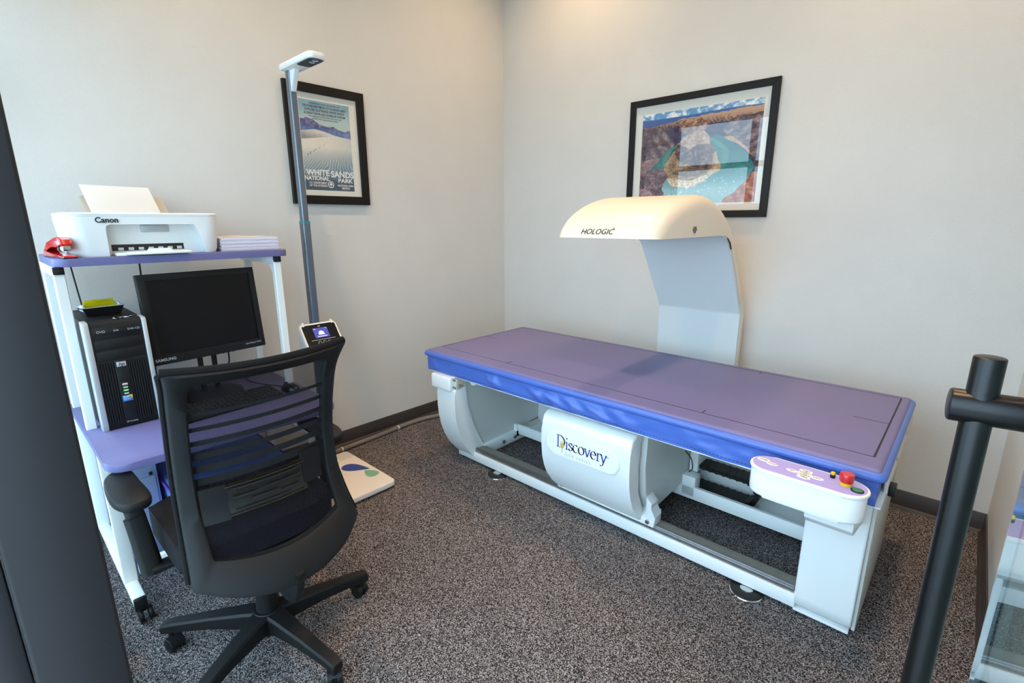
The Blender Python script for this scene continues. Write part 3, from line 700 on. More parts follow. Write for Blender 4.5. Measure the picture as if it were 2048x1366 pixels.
# printer
pr = thing('printer', 'white inkjet printer with paper loaded on the top shelf', 'printer', (0.36, -2.63, 1.36))
def rloop(z, x0, x1, y0, y1, rf=0.06, rb=0.02): return [Vector((a, b, z)) for a, b in rounded_plan(x0, x1, y0, y1, rf, rb, 7)]
def loft(bm, loops, cap=True):
    R = [[bm.verts.new(v) for v in l] for l in loops]; n = len(R[0])
    for a, b in zip(R, R[1:]):
        for i in range(n): bm.faces.new((a[i], a[(i+1) % n], b[(i+1) % n], b[i]))
    if cap: bm.faces.new(R[0]); bm.faces.new(R[-1])
bm = nb(); loft(bm, [rloop(1.3602, 0.20, 0.485, -2.888, -2.392), rloop(1.38, 0.195, 0.49, -2.893, -2.386), rloop(1.50, 0.185, 0.5, -2.903, -2.378), rloop(1.521, 0.183, 0.502, -2.904, -2.377)])
c1 = nb()
rec = [(-2.783, 1.350), (-2.440, 1.350), (-2.455, 1.42), (-2.472, 1.470), (-2.482, 1.489), (-2.77, 1.489), (-2.780, 1.483), (-2.783, 1.472)]
prism(c1, rec, 'x', 0.43, 0.55)
bm = boolcut(bm, [c1]); obj('body', bm, 'white_plastic', pr, angle=30)
bm = nb(); loft(bm, [rloop(1.5215, 0.184, 0.5, -2.902, -2.379), rloop(1.532, 0.184, 0.503, -2.905, -2.376), rloop(1.5365, 0.188, 0.499, -2.900, -2.380)]); obj('lid', bm, 'white_plastic', pr)
bm = nb(); box(bm, (0.428, -2.66, 1.455), (0.436, -2.56, 1.488), 0.003); obj('cover_tab', bm, 'silver_plastic', pr)
bm = nb(); box(bm, (0.420, -2.765, 1.378), (0.4315, -2.515, 1.405), 0.0); obj('output_slot', bm, 'ink_black', pr)
for i in range(7):
    y = -2.745+i*0.034; bm = nb(); box(bm, (0.428, y, 1.380), (0.434, y+0.018, 1.392), 0.001); obj('slot_guide', bm, 'scanner_grey', pr)
bm = nb(); box(bm, (0.43, -2.765, 1.3605), (0.51, -2.515, 1.3725), 0.002); tr = obj('output_tray', bm, 'white_plastic', pr)
bm = nb(); box(bm, (0.50, -2.735, 1.366), (0.56, -2.52, 1.376), 0.003); obj('tray_extension', bm, 'white_plastic', tr)
bm = nb(); prism(bm, [(-2.675, 1.376), (-2.585, 1.376), (-2.593, 1.390), (-2.667, 1.390)], 'x', 0.545, 0.552); obj('paper_stop', bm, 'white_plastic', tr)
bm = nb(); gridsurf(bm, lambda u, v: Vector((0.225-0.085*u-0.002, -2.80+0.30*v+(0.01 if u > .9 and v > .9 else 0), 1.53+0.085*u)), 6, 6)
bmesh.ops.solidify(bm, geom=list(bm.faces), thickness=0.004); obj('paper_support', bm, 'cream_plastic', pr)
text('lettering', 'Canon', 0.030, frameM((0.5035, -2.812, 1.506), (0,1,0), (0,0,1)), 'ink_black', pr, bold=0.0008, sx=0.9)
sh = nb(); gridsurf(sh, lambda u, v: Vector((0.235-0.105*u+0.0, -2.778+0.245*v-0.012*u, 1.538+0.122*u-0.004*u*v)), 8, 6)
bmesh.ops.solidify(sh, geom=list(sh.faces), thickness=0.0015)
PAPER = obj('paper_sheet', sh, 'paper'); tag(PAPER, 'blank white paper standing in the printer feeder', 'paper')
# ream of paper
st = thing('paper_stack', 'thick stack of white printer paper beside the printer', 'paper', (0.31, -2.23, 1.36))
bm = nb()
for i in range(11):
    j = 0.0022*math.sin(i*2.3); box(bm, (0.20+j*0.5, -2.358+j, 1.3603+i*0.0054), (0.42+j, -2.102+j, 1.3603+i*0.0054+0.0050))
obj('sheets', bm, 'paper_edge', st, smooth=False)
bm = nb(); gridsurf(bm, lambda u, v: Vector((0.20+0.22*u, -2.358+0.256*v, 1.4200+0.004*math.exp(-((v-0.5)/0.2)**2)*(1-u)+0.0004)), 8, 16)
bmesh.ops.solidify(bm, geom=list(bm.faces), thickness=0.0006); obj('top_sheet', bm, 'paper', st)
pr.location += Vector((0.035, 0.003, 0.0103)); PAPER.location = (0.035, 0.003, -0.003); pr.scale.z = 0.94; st.location += Vector((0.068, -0.014, 0.0103))
# stapler
sp = thing('stapler', 'glossy red desk stapler on the left end of the top shelf', 'stapler', (0.455, -2.918, 1.3703), math.radians(9), local=True)
bm = nb(); prism(bm, [(-0.11, 0), (0.105, 0), (0.11, 0.006), (0.105, 0.010), (-0.06, 0.016), (-0.105, 0.03), (-0.115, 0.02)], 'y', -0.021, 0.021, 0.004, 2); obj('base', bm, 'red_plastic', sp)
bm = nb(); box(bm, (-0.112, -0.022, 0.0), (0.108, 0.022, 0.004), 0.001); obj('foot', bm, 'black_rubber', sp)
bm = nb(); prism(bm, [(-0.115, 0.018), (-0.09, 0.03), (-0.02, 0.04), (0.05, 0.048), (0.085, 0.044), (0.092, 0.052), (0.085, 0.068), (0.055, 0.078), (0.01, 0.075), (-0.06, 0.056), (-0.105, 0.038)], 'y', -0.019, 0.019, 0.007, 3); obj('arm', bm, 'red_plastic', sp)
bm = nb(); box(bm, (0.0, -0.012, 0.026), (0.086, 0.012, 0.046), 0.002); obj('staple_magazine', bm, 'chrome', sp)
# tower
tw = thing('computer_tower', 'black and silver computer tower standing on the worktop', 'computer', (0.4, -2.816, 0.70))
TY0, TY1, TZ0, TZ1, TX = -2.918, -2.720, 0.7003, 1.135, 0.605
bm = nb(); box(bm, (0.185, TY0+0.004, TZ0), (TX-0.03, TY1-0.004, TZ1-0.003), 0.004); obj('case', bm, 'grey_black', tw)
bm = nb(); prism(bm, [(TX-0.03, TZ0), (TX, TZ0), (TX+0.004, TZ0+0.01), (TX+0.004, TZ1-0.016), (TX-0.002, TZ1-0.004), (TX-0.03, TZ1-0.001)], 'y', TY0+0.018, TY1-0.014, 0.0); fb = obj('front_bezel', bm, 'black_plastic', tw)
for y0, y1 in ((TY0, TY0+0.019), (TY1-0.015, TY1)):
    bm = nb(); prism(bm, [(TX-0.05, TZ0), (TX+0.004, TZ0), (TX+0.012, TZ0+0.02), (TX+0.012, TZ1-0.014), (TX+0.006, TZ1-0.002), (TX-0.05, TZ1)], 'y', y0, y1, 0.002, 2); obj('side_strip', bm, 'silver_plastic', tw, label='silver edge strip')
YA, YB = TY0+0.022, TY1-0.018
for z0, z1 in ((1.066, 1.112), (1.022, 1.062), (0.982, 1.018)):
    bm = nb(); box(bm, (TX, YA+0.003, z0), (TX+0.0065, YB-0.003, z1), 0.0015); b = obj('drive_bay', bm, 'black_plastic', tw)
    if z0 > 1.06:
        bm = nb(); box(bm, (TX+0.006, YA+0.010, 1.083), (TX+0.0085, YB-0.010, 1.105), 0.002); obj('disc_tray_door', bm, 'black_plastic', b)
        for s, y, sz in (('DVD', YA+0.016, .013), ('RW', YA+0.068, .010), ('DVD', YA+0.112, .010), ('CD', YA+0.136, .011)):
            text('lettering', s, sz, frameM((TX+0.0088, y, 1.094), (0,1,0), (0,0,1)), 'ink_grey', b)
        bm = nb(); box(bm, (TX+0.006, YB-0.03, 1.070), (TX+0.009, YB-0.012, 1.076), 0.001); obj('eject_button', bm, 'black_gloss', b)
def fin(y):
    bm = nb(); box(bm, (TX+0.002, y-0.0022, 0.722), (TX+0.0095, y+0.0022, 0.972), 0.0012, 1); return obj('grille_fin', bm, 'grey_black', tw)
for i in range(8): fin(YA+0.006+i*0.0082); fin(YB-0.006-i*0.0078)
bm = nb(); box(bm, (TX, -2.845, 0.71), (TX+0.010, -2.802, 0.978), 0.002); cc = obj('center_column', bm, 'black_plastic', tw)
bm = nb(); box(bm, (TX+0.009, -2.839, 0.951), (TX+0.0112, -2.809, 0.970), 0.002); obj('maker_plate', bm, 'silver_plastic', cc)
text('lettering', 'hp', 0.019, frameM((TX+0.0115, -2.824, 0.961), (0,1,0), (0,0,1)), 'ink_black', cc, align='CENTER', shear=0.2)
for y in (-2.832, -2.818):
    bm = nb(); bmesh.ops.create_cone(bm, cap_ends=True, segments=14, radius1=0.0042, radius2=0.0042, depth=0.002, matrix=frameM((TX+0.011, y, 0.897), (0,1,0), (0,0,1))); jk = obj('audio_jack', bm, 'chrome', cc)
    bm = nb(); bmesh.ops.create_cone(bm, cap_ends=True, segments=10, radius1=0.0022, radius2=0.0022, depth=0.003, matrix=frameM((TX+0.0113, y, 0.897), (0,1,0), (0,0,1))); obj('hole', bm, 'ink_black', jk)
for i, m in enumerate(('ink_white', 'usb_green', 'usb_lime', 'usb_green')):
    z = 0.878-i*0.0125; bm = nb(); box(bm, (TX+0.009, -2.8325, z-0.0035), (TX+0.0115, -2.8165, z+0.0035), 0.0006); ub_ = obj('usb_port', bm, m, cc)
    bm = nb(); box(bm, (TX+0.011, -2.831, z-0.0018), (TX+0.0118, -2.818, z+0.0004)); obj('tongue', bm, 'red_plastic' if i == 0 else 'ink_white', ub_)
bm = nb(); box(bm, (TX+0.009, -2.840, 0.808), (TX+0.0108, -2.808, 0.832), 0.001); stk = obj('sticker', bm, 'badge_blue', cc)
bm = nb(); prism(bm, [(-2.808, 0.832), (-2.808, 0.818), (-2.822, 0.832)], 'x', TX+0.0105, TX+0.0112); obj('sticker_corner', bm, 'yellow_plastic', stk)
text('lettering', 'Intel', 0.010, frameM((TX+0.0111, -2.837, 0.826), (0,1,0), (0,0,1)), 'ink_white', stk)
text('lettering', 'Core 2', 0.0075, frameM((TX+0.0111, -2.837, 0.817), (0,1,0), (0,0,1)), 'ink_white', stk)
text('lettering', 'HP Compaq', 0.0075, frameM((TX+0.0103, -2.842, 0.723), (0,1,0), (0,0,1)), 'ink_grey', cc)
bm = nb(); n = 30
for i in range(n):
    y = -2.815+0.085*random.random(); box(bm, (0.53+0.028*random.random(), y, 1.1322), (0.545+0.02*random.random()+0.01, y+0.012, 1.1330))
obj('torn_sticker', bm, 'paper', tw, smooth=False, label='torn white sticker residue')
# tray with yellow tape flags
ty = thing('flag_tray', 'small black tray with yellow tape flags on the computer tower', 'desk tray', (0.40, -2.825, 1.133), math.radians(6), local=True)
bm = nb()
def trap(z, hx, hy): return [Vector((sx*hx, sy*hy, z)) for sx, sy in ((1,1),(-1,1),(-1,-1),(1,-1))]
loft(bm, [trap(0, .035, .055), trap(0.034, .045, .068), trap(0.034, .041, .064), trap(0.006, .032, .052)]); obj('tray', bm, 'black_plastic', ty)
bm = nb(); loft(bm, [trap(0.034, .046, .070), trap(0.037, .047, .072), trap(0.037, .040, .062), trap(0.034, .040, .062)], cap=False); obj('clear_rim', bm, 'clear_plastic', ty)
for sy in (-1, 1):
    bm = nb(); prism(bm, [(-0.02, 0.02), (0.03, 0.02), (0.03, 0.04), (0.01, 0.046), (-0.02, 0.04)], 'y', sy*0.06-0.005, sy*0.06+0.005, 0.003); obj('end_clip', bm, 'clear_plastic', ty)
for i in range(4):
    bm = nb(); box(bm, (-0.028+i*0.015, -0.050, 0.008), (-0.026+i*0.015, 0.050, 0.054-i*0.006), 0.0, M=Matrix.Rotation(0.25, 4, 'Y')); obj('tape_flag', bm, 'yellow_film', ty, label='yellow tape flag')
# monitor
MW, MH = 0.476, 0.383
mo = thing('monitor', 'black flat computer monitor switched off', 'monitor', (0.5, -2.472, 0.70), 0.10, local=True)
MM = Matrix.Translation((0, 0, 0.399)) @ Matrix.Rotation(-0.10, 4, 'Y')
bm = nb(); b2 = nb(); box(b2, (-0.030, -MW/2, -MH/2), (0, MW/2, MH/2), 0.003); merge(bm, b2, MM)
cutb = nb(); b3 = nb(); box(b3, (-0.008, -MW/2+0.030, -MH/2+0.040), (0.05, MW/2-0.026, MH/2-0.026)); merge(cutb, b3, MM)
bm = boolcut(bm, [cutb]); obj('bezel', bm, 'black_plastic', mo, angle=30)
bm = nb(); b2 = nb(); box(b2, (-0.0082, -MW/2+0.030, -MH/2+0.040), (-0.006, MW/2-0.026, MH/2-0.026)); merge(bm, b2, MM); obj('screen', bm, 'screen_off', mo)
bm = nb(); b2 = nb(); box(b2, (-0.060, -0.15, -0.12), (-0.030, 0.15, 0.12), 0.012); merge(bm, b2, MM); obj('rear_housing', bm, 'black_plastic', mo)
text('lettering', 'SAMSUNG', 0.017, MM @ frameM((0.0006, -MW/2+0.008, -MH/2+0.020), (0,1,0), (0,0,1)), 'silver_plastic', mo, bold=0.0003)
text('lettering', 'SyncMaster 931B', 0.0105, MM @ frameM((0.0006, MW/2-0.094, -MH/2+0.024), (0,1,0), (0,0,1)), 'silver_plastic', mo)
for i in range(5):
    bm = nb(); b2 = nb(); box(b2, (-0.002, -0.01+i*0.022, -MH/2-0.001), (0.001, 0.0+i*0.022, -MH/2+0.004), 0.0005); merge(bm, b2, MM); obj('button', bm, 'grey_black', mo)
for y in (-0.03, 0.03):
    bm = nb(); sweep(bm, [(-0.075, y, 0.02), (-0.07, y, 0.25), (-0.05, y, 0.42)], rrect(0.030, 0.016, 0.004, 2), upv=(0,1,0)); obj('stand_post', bm, 'black_plastic', mo)
bm = nb(); lathe(bm, [(0.135, 0.0003), (0.135, 0.008), (0.12, 0.016), (0.05, 0.024), (0, 0.025)], (-0.075, 0, 0), n=32); obj('stand_base', bm, 'black_plastic', mo)
# keyboard
ky = thing('keyboard', 'black computer keyboard on the purple worktop', 'keyboard', (0.66, -2.49, 0.70), 0.08, local=True)
bm = nb(); prism(bm, [(-0.08, 0.0003), (0.085, 0.0003), (0.087, 0.010), (0.078, 0.013), (-0.075, 0.026), (-0.082, 0.022)], 'y', -0.225, 0.225, 0.004, 2); obj('body', bm, 'black_plastic', ky)
kp = None
for r in range(6):
    ncol = 21
    for c in range(ncol):
        if r == 5 and 4 <= c <= 9:
            if c > 4: continue
        x = -0.062+r*0.0235+(0.004 if r else 0); y = -0.208+c*0.0207+(0.008 if c > 14 else 0)-(0.003 if c <= 14 else 0)
        if y > 0.214: continue
        if kp is None:
            b = nb(); loft(b, [[Vector((sx*0.0088, sy*0.0088, 0)) for sx, sy in ((1,1),(-1,1),(-1,-1),(1,-1))], [Vector((sx*0.0065, sy*0.0068, 0.007)) for sx, sy in ((1,1),(-1,1),(-1,-1),(1,-1))]])
            o = obj('key', b, 'key_black', ky, smooth=False); kp = o
        else: o = kp.copy(); COL.objects.link(o); o.parent = ky
        o.location = (x, y if not (r == 5 and c == 4) else y+0.052, 0.0215-0.085*(x+0.06)+0.002); o.scale = (1, 1, 1) if not (r == 5 and c == 4) else (1, 6.0, 1)
# mouse
ms = thing('computer_mouse', 'black computer mouse at the right end of the worktop', 'mouse', (0.66, -2.205, 0.70), 0.2, local=True)
bm = nb(); bmesh.ops.create_uvsphere(bm, u_segments=24, v_segments=14, radius=1.0)
for v in bm.verts:
    z = max(v.co.z, -0.25); v.co = Vector((v.co.x*0.062*(1-0.08*v.co.y*v.co.y), v.co.y*0.034, (z+0.25)*0.030+0.0004))
obj('shell', bm, 'black_gloss', ms)
bm = nb(); cyl(bm, (-0.032, -0.004, 0.031), (-0.032, 0.004, 0.031), 0.009, n=14); obj('scroll_wheel', bm, 'grey_black', ms)
bm = nb(); tube(bm, [(0.605, -2.214, 0.708), (0.55, -2.225, 0.7055), (0.45, -2.27, 0.7055), (0.36, -2.29, 0.7055), (0.26, -2.27, 0.7055), (0.17, -2.25, 0.7055), (0.11, -2.25, 0.706), (0.082, -2.25, 0.69), (0.08, -2.25, 0.60)], 0.0028, 6); tag(obj('mouse_cable', bm, 'ink_black'), 'thin black cable trailing from the computer mouse', 'cable')
bm = nb(); tube(bm, [(0.20, -2.80, 1.377), (0.092, -2.86, 1.362), (0.085, -2.858, 1.30), (0.085, -2.85, 1.16), (0.085, -2.838, 0.98), (0.085, -2.83, 0.78), (0.085, -2.83, 0.66)], 0.0035, 6); tag(obj('printer_cable', bm, 'ink_black'), 'black cable hanging down behind the computer tower', 'cable')
bm = nb(); tube(bm, [(0.20, -2.60, 1.377), (0.092, -2.607, 1.362), (0.085, -2.610, 1.30), (0.085, -2.615, 1.10), (0.085, -2.62, 0.82), (0.085, -2.62, 0.66)], 0.0040, 6); tag(obj('power_cable', bm, 'ink_black'), 'black cable hanging down behind the monitor', 'cable')
bm = nb(); tube(bm, [(0.43, -2.40, 0.99), (0.425, -2.385, 0.90), (0.42, -2.39, 0.83), (0.36, -2.43, 0.79), (0.28, -2.48, 0.73), (0.2, -2.5, 0.7065), (0.11, -2.5, 0.7065), (0.08, -2.5, 0.66)], 0.004, 6); tag(obj('monitor_cable', bm, 'ink_black'), 'dark cable curving below the monitor to the desk back', 'cable')
# ================================================================== office chair
oc = thing('office_chair', 'black mesh-back swivel office chair pulled up to the desk', 'chair', (1.33, -2.645, 0))
YC = -2.63
def prof_x(z):
    zs = [0.36, 0.42, 0.48, 0.55, 0.65, 0.79, 0.90, 1.03, 1.12, 1.16]; xs = [1.60, 1.57, 1.525, 1.475, 1.425, 1.42, 1.44, 1.48, 1.545, 1.58]
    return float(np.interp(z, zs, xs))
def prof_s(z): return sum(prof_x(z+d) for d in (-0.03, -0.015, 0, 0.015, 0.03))/5
def bx_(y, z): return prof_s(z)+0.045*(1-((y-YC)/0.25)**2)
# back frame: outline and opening in (y,z)
def half_w(z): return float(np.interp(z, [0.40, 0.48, 0.55, 0.65, 0.80, 0.95, 1.06, 1.12], [0.265, 0.262, 0.252, 0.243, 0.240, 0.240, 0.243, 0.252]))
NS = 40
outer = []
top = [(YC-half_w(1.12)+ (2*half_w(1.12))*t, 1.122-0.012*(1-(2*t-1)**2)) for t in np.linspace(0, 1, 15)]
right = [(YC+half_w(z), z) for z in np.linspace(1.11, 0.49, 18)]
bot = [(YC+0.262, 0.484), (YC+0.20, 0.448), (YC+0.15, 0.430), (YC+0.08, 0.414), (YC, 0.408), (YC-0.08, 0.414), (YC-0.15, 0.430), (YC-0.20, 0.448), (YC-0.262, 0.478)]
left = [(YC-half_w(z), z) for z in np.linspace(0.49, 1.11, 18)]
outer = top+right+bot+left
def ang_resample(P, c, n):
    """radius at n angles around c by ray casting"""
    out = []
    for i in range(n):
        a = 2*PI*i/n; d = Vector((math.cos(a), math.sin(a)))
        best = 0
        for j in range(len(P)):
            p, q = Vector(P[j]), Vector(P[(j+1) % len(P)]); e = q-p; c2 = Vector(c)
            den = d.x*e.y-d.y*e.x
            if abs(den) < 1e-9: continue
            w_ = p-c2; t = (w_.x*e.y-w_.y*e.x)/den; s = (w_.x*d.y-w_.y*d.x)/den
            if t > 0 and -1e-6 <= s <= 1+1e-6: best = max(best, t)
        out.append((c[0]+d.x*best, c[1]+d.y*best))
    return out
def inset_shape():
    hw = 0.196; zt, zb = 1.078, 0.545; r = 0.025; P = []
    for cy, cz, a0 in ((YC+hw-r, zt-r, 0), (YC-hw+r, zt-r, 90)):
        for i in range(5): t = math.radians(a0+90*i/4); P.append((cy+r*math.cos(t), cz+r*math.sin(t)))
    for i in range(13):
        t = i/12; y = YC-hw+2*hw*t; P.append((y, 0.535-0.028*(1-(2*t-1)**2)))
    return P
inner = inset_shape()
NA = 320; cC = (YC, 0.80)
# angles shared by both outlines, densified at corners
OA = ang_resample(outer, cC, NA); IA = ang_resample(inner, cC, NA)
bm = nb(); TH = 0.028
def pt(y, z, off): return Vector((bx_(y, z)+off, y, z))
rings = []
for k in range(NA):
    oy, oz = OA[k]; iy, iz = IA[k]
    my1 = (oy+0.012*(iy-oy)/0.05, oz+0.012*(iz-oz)/0.05)
    row = [pt(iy, iz, 0.0-TH*0.5), pt(iy, iz, TH*0.35), pt(iy+(oy-iy)*0.12, iz+(oz-iz)*0.12, TH*0.5), pt(iy+(oy-iy)*0.85, iz+(oz-iz)*0.85, TH*0.5), pt(oy, oz, TH*0.25), pt(oy, oz, -TH*0.35), pt(iy+(oy-iy)*0.85, iz+(oz-iz)*0.85, -TH*0.5)]
    rings.append([bm.verts.new(v) for v in row])
for k in range(NA):
    A, B = rings[k], rings[(k+1) % NA]
    for j in range(7): bm.faces.new((A[j], A[(j+1) % 7], B[(j+1) % 7], B[j]))
bf = obj('back_frame', bm, 'grey_black', oc, angle=40)
# rolled top edge of the mesh cover
bm = nb(); tube(bm, [(bx_(y, z)-0.010, y, z+0.004) for y, z in top], 0.0125, 10, 2); obj('top_roll', bm, 'fabric_black', oc)
bm = nb(); tube(bm, [(bx_(y, z)-0.012, y-0.003, z) for y, z in [(top[0][0], 1.118)]+list(reversed(left))[1:]], 0.008, 8, 2); obj('edge_trim', bm, 'fabric_black', oc)
bm = nb(); tube(bm, [(bx_(y, z)-0.012, y+0.003, z) for y, z in [(top[-1][0], 1.118)]+right[1:]], 0.008, 8, 2); obj('edge_trim', bm, 'fabric_black', oc)
# mesh membrane
bm = nb()
def memb(u, v):
    z = 0.515+v*0.575; hw = 0.205; y = YC-hw+2*hw*u
    return Vector((bx_(y, z)-0.010, y, z))
gridsurf(bm, memb, 24, 40); obj('back_mesh', bm, 'mesh_fabric', oc, label='see-through black mesh')
def band(z0, z1, hw=0.20, off=-0.0075, name='mesh_band', m='mesh_band'):
    bm = nb(); gridsurf(bm, lambda u, v: Vector((bx_(YC-hw+2*hw*u, z0+(z1-z0)*v)+off, YC-hw+2*hw*u, z0+(z1-z0)*v)), 20, 2)
    return obj(name, bm, m, oc)
for i, z in enumerate((0.976, 0.928, 0.882, 0.838, 0.795, 0.755)): band(z-0.006-0.0012*i, z+0.006+0.0012*i)
# lumbar support
def lum(y0, y1, z0, z1, off, th, name, m, par):
    bm = nb()
    V = gridsurf(bm, lambda u, v: Vector((bx_(y0+(y1-y0)*u, z0+(z1-z0)*v)+off, y0+(y1-y0)*u, z0+(z1-z0)*v+0.006*math.cos(2*PI*u)*0)), 14, 6)
    bmesh.ops.recalc_face_normals(bm, faces=bm.faces)
    bmesh.ops.solidify(bm, geom=list(bm.faces), thickness=th)
    return obj(name, bm, m, par)
lb_ = lum(YC-0.135, YC+0.112, 0.633, 0.735, 0.012, 0.006, 'lumbar_pad', 'lumbar_plastic', oc)
lum(YC-0.195, YC-0.125, 0.628, 0.738, 0.014, 0.012, 'lumbar_bracket', 'grey_black', oc)
lum(YC+0.105, YC+0.172, 0.650, 0.758, 0.014, 0.012, 'lumbar_bracket', 'grey_black', oc)
for a, b, z in ((-0.11, 0.09, 0.718), (-0.02, 0.09, 0.695), (-0.11, -0.04, 0.690), (-0.06, 0.02, 0.672), (-0.11, 0.06, 0.650), (0.03, 0.09, 0.665)):
    bm = nb(); gridsurf(bm, lambda u, v: Vector((bx_(YC+a+(b-a)*u, z)+0.0195, YC+a+(b-a)*u, z-0.003+0.006*v)), 10, 1); obj('slot', bm, 'ink_black', lb_)
for z in (0.729, 0.639):
    bm = nb(); tube(bm, [(bx_(YC+t, z)+0.019, YC+t, z) for t in np.linspace(-0.13, 0.107, 8)], 0.0035, 6, 2); obj('ridge', bm, 'lumbar_plastic', lb_)
# seat
bm = nb(); b2 = nb()
prism(b2, rounded_plan(0.92, 1.42, YC-0.25, YC+0.25, 0.09, 0.07, 6), 'z', 0.415, 0.520, 0.030, 5)
for v in b2.verts:
    t = (v.co.x-0.92)/0.5; v.co.z += -0.022*(1-min(1, t/0.3))**2+0.012*(abs(v.co.y-YC)/0.25)**2*t
merge(bm, b2); obj('seat_cushion', bm, 'fabric_black', oc, angle=60)
bm = nb(); prism(bm, rounded_plan(0.95, 1.42, YC-0.22, YC+0.22, 0.08, 0.06, 5), 'z', 0.385, 0.418, 0.012, 3); obj('seat_shell', bm, 'black_plastic', oc)
bm = nb(); box(bm, (1.20, YC-0.085, 0.32), (1.47, YC+0.085, 0.388), 0.018, 3); obj('tilt_mechanism', bm, 'black_plastic', oc)
bm = nb(); sweep(bm, smoothpath([(1.36, YC, 0.365), (1.50, YC, 0.352), (1.545, YC, 0.385), (1.56, YC, 0.45)], 5), rrect(0.14, 0.03, 0.01, 2), upv=(0,1,0)); obj('back_bracket', bm, 'black_plastic', oc)
# arms
for sg in (-1, 1):
    ya = YC+(-0.315 if sg < 0 else 0.362)
    bm = nb(); loops = []
    for dz, k in ((0.0, 0.86), (0.006, 0.97), (0.018, 1.0), (0.028, 0.97), (0.033, 0.86)):
        L = []
        for i in range(36):
            a = 2*PI*i/36; cx, sy = math.cos(a), math.sin(a)
            x = 0.150*math.copysign(abs(cx)**0.55, cx); y = (0.048+0.006*(x/0.15))*math.copysign(abs(sy)**0.6, sy)
            L.append(Vector((1.075+x*(k*0.3+0.7), ya+y*k-0.012*sg*(x/0.15)**2, 0.632+dz-0.006*(x/0.15)**2)))
        loops.append(L)
    loft(bm, loops); ar_ = obj('armrest', bm, 'grey_black', oc, angle=45)
    bm = nb(); sweep(bm, [(1.09, ya-sg*0.004, 0.64), (1.12, ya-sg*0.018, 0.50), (1.155, ya-sg*0.028, 0.375)], rrect(0.034, 0.052, 0.012, 3), upv=(0,1,0)); obj('arm_post', bm, 'black_plastic', ar_)
    bm = nb(); sweep(bm, [(1.115, ya-sg*0.008, 0.56), (1.157, ya-sg*0.022, 0.362)], rrect(0.040, 0.060, 0.014, 3), upv=(0,1,0)); obj('arm_sleeve', bm, 'black_plastic', ar_)
    bm = nb(); sweep(bm, [(1.16, ya-sg*0.02, 0.378), (1.17, YC+sg*0.10, 0.385)], rrect(0.05, 0.022, 0.006, 2)); obj('arm_bar', bm, 'black_plastic', ar_)
# gas column and star base
HX, HY = 1.33, -2.645
bm = nb(); cyl(bm, (HX, HY, 0.09), (HX, HY, 0.235), 0.038, 0.034, n=28); cyl(bm, (HX, HY, 0.235), (HX, HY, 0.335), 0.026, n=24); obj('gas_column', bm, 'black_plastic', oc)
bm = nb(); lathe(bm, [(0.030, 0.060), (0.050, 0.066), (0.056, 0.090), (0.054, 0.135), (0.046, 0.152), (0.0, 0.152)], (HX, HY, 0)); obj('base_hub', bm, 'black_plastic', oc)
for k in range(5):
    a = math.radians(81-72*k+2); d = Vector((math.cos(a), math.sin(a), 0)); s = Vector((-d.y, d.x, 0)); c0 = Vector((HX, HY, 0))
    bm = nb(); R = []
    for t, w_, zt, zb in ((0.03, 0.036, 0.150, 0.078), (0.08, 0.031, 0.146, 0.085), (0.20, 0.025, 0.133, 0.088), (0.33, 0.0205, 0.116, 0.080), (0.362, 0.020, 0.110, 0.074), (0.372, 0.018, 0.104, 0.076)):
        sec = [(-w_, zt-0.008), (-w_*0.8, zt), (w_*0.8, zt), (w_, zt-0.008), (w_*0.92, zb), (-w_*0.92, zb)]
        R.append([bm.verts.new(c0+d*t+s*p+Vector((0,0,q))) for p, q in sec])
    for A, B in zip(R, R[1:]):
        for j in range(6): bm.faces.new((A[j], A[(j+1) % 6], B[(j+1) % 6], B[j]))
    bm.faces.new(R[0]); bm.faces.new(R[-1]); lg = obj('base_leg', bm, 'grey_black', oc, angle=30)
    cth = a+1.9+0.9*math.sin(k*2.4); e = Vector((math.cos(cth), math.sin(cth), 0)); ax_ = Vector((-e.y, e.x, 0))
    cc_ = c0+d*0.348+e*0.014+Vector((0,0,0.0275))
    bm = nb()
    for q0, q1 in ((-0.024, -0.005), (0.005, 0.024)): cyl(bm, cc_+ax_*q0, cc_+ax_*q1, 0.027, n=22, bev=0.004)
    cyl(bm, c0+d*0.348+Vector((0,0,0.03)), c0+d*0.348+Vector((0,0,0.088)), 0.008, n=12)
    gridsurf(bm, lambda u, v: cc_-ax_*0.022+ax_*0.044*v+Vector((0,0,0.031*math.sin(PI*(0.02+0.8*u))))+e*(-0.031*math.cos(PI*(0.02+0.8*u)))*-1, 10, 2)
    obj('caster', bm, 'black_plastic', lg)

# ================================================================== height and weight scale
hs = thing('height_scale', 'white standing weight scale with tall grey height pole and display', 'scale', (0.46, -1.88, 0))
bm = nb(); prism(bm, rounded_plan(0.185, 0.745, -2.09, -1.70, 0.03, 0.03, 4), 'z', 0.014, 0.046, 0.006, 3); pl = obj('platform', bm, 'scale_top', hs)
bm = nb(); prism(bm, rounded_plan(0.205, 0.725, -2.07, -1.72, 0.03, 0.03, 4), 'z', 0.002, 0.016, 0.0); obj('underside', bm, 'scanner_grey', pl)
for x in (0.24, 0.69):
    for y in (-2.04, -1.75):
        bm = nb(); cyl(bm, (x, y, 0.0), (x, y, 0.004), 0.016, n=14); obj('foot', bm, 'black_rubber', pl)
ZP = 0.0466
def leaf(pts, m, nm):
    bm = nb(); bm.faces.new([bm.verts.new((p.x, p.y, ZP)) for p in smoothpath([(x, y, 0) for x, y in pts], 5, True)]); obj(nm, bm, m, pl, smooth=False)
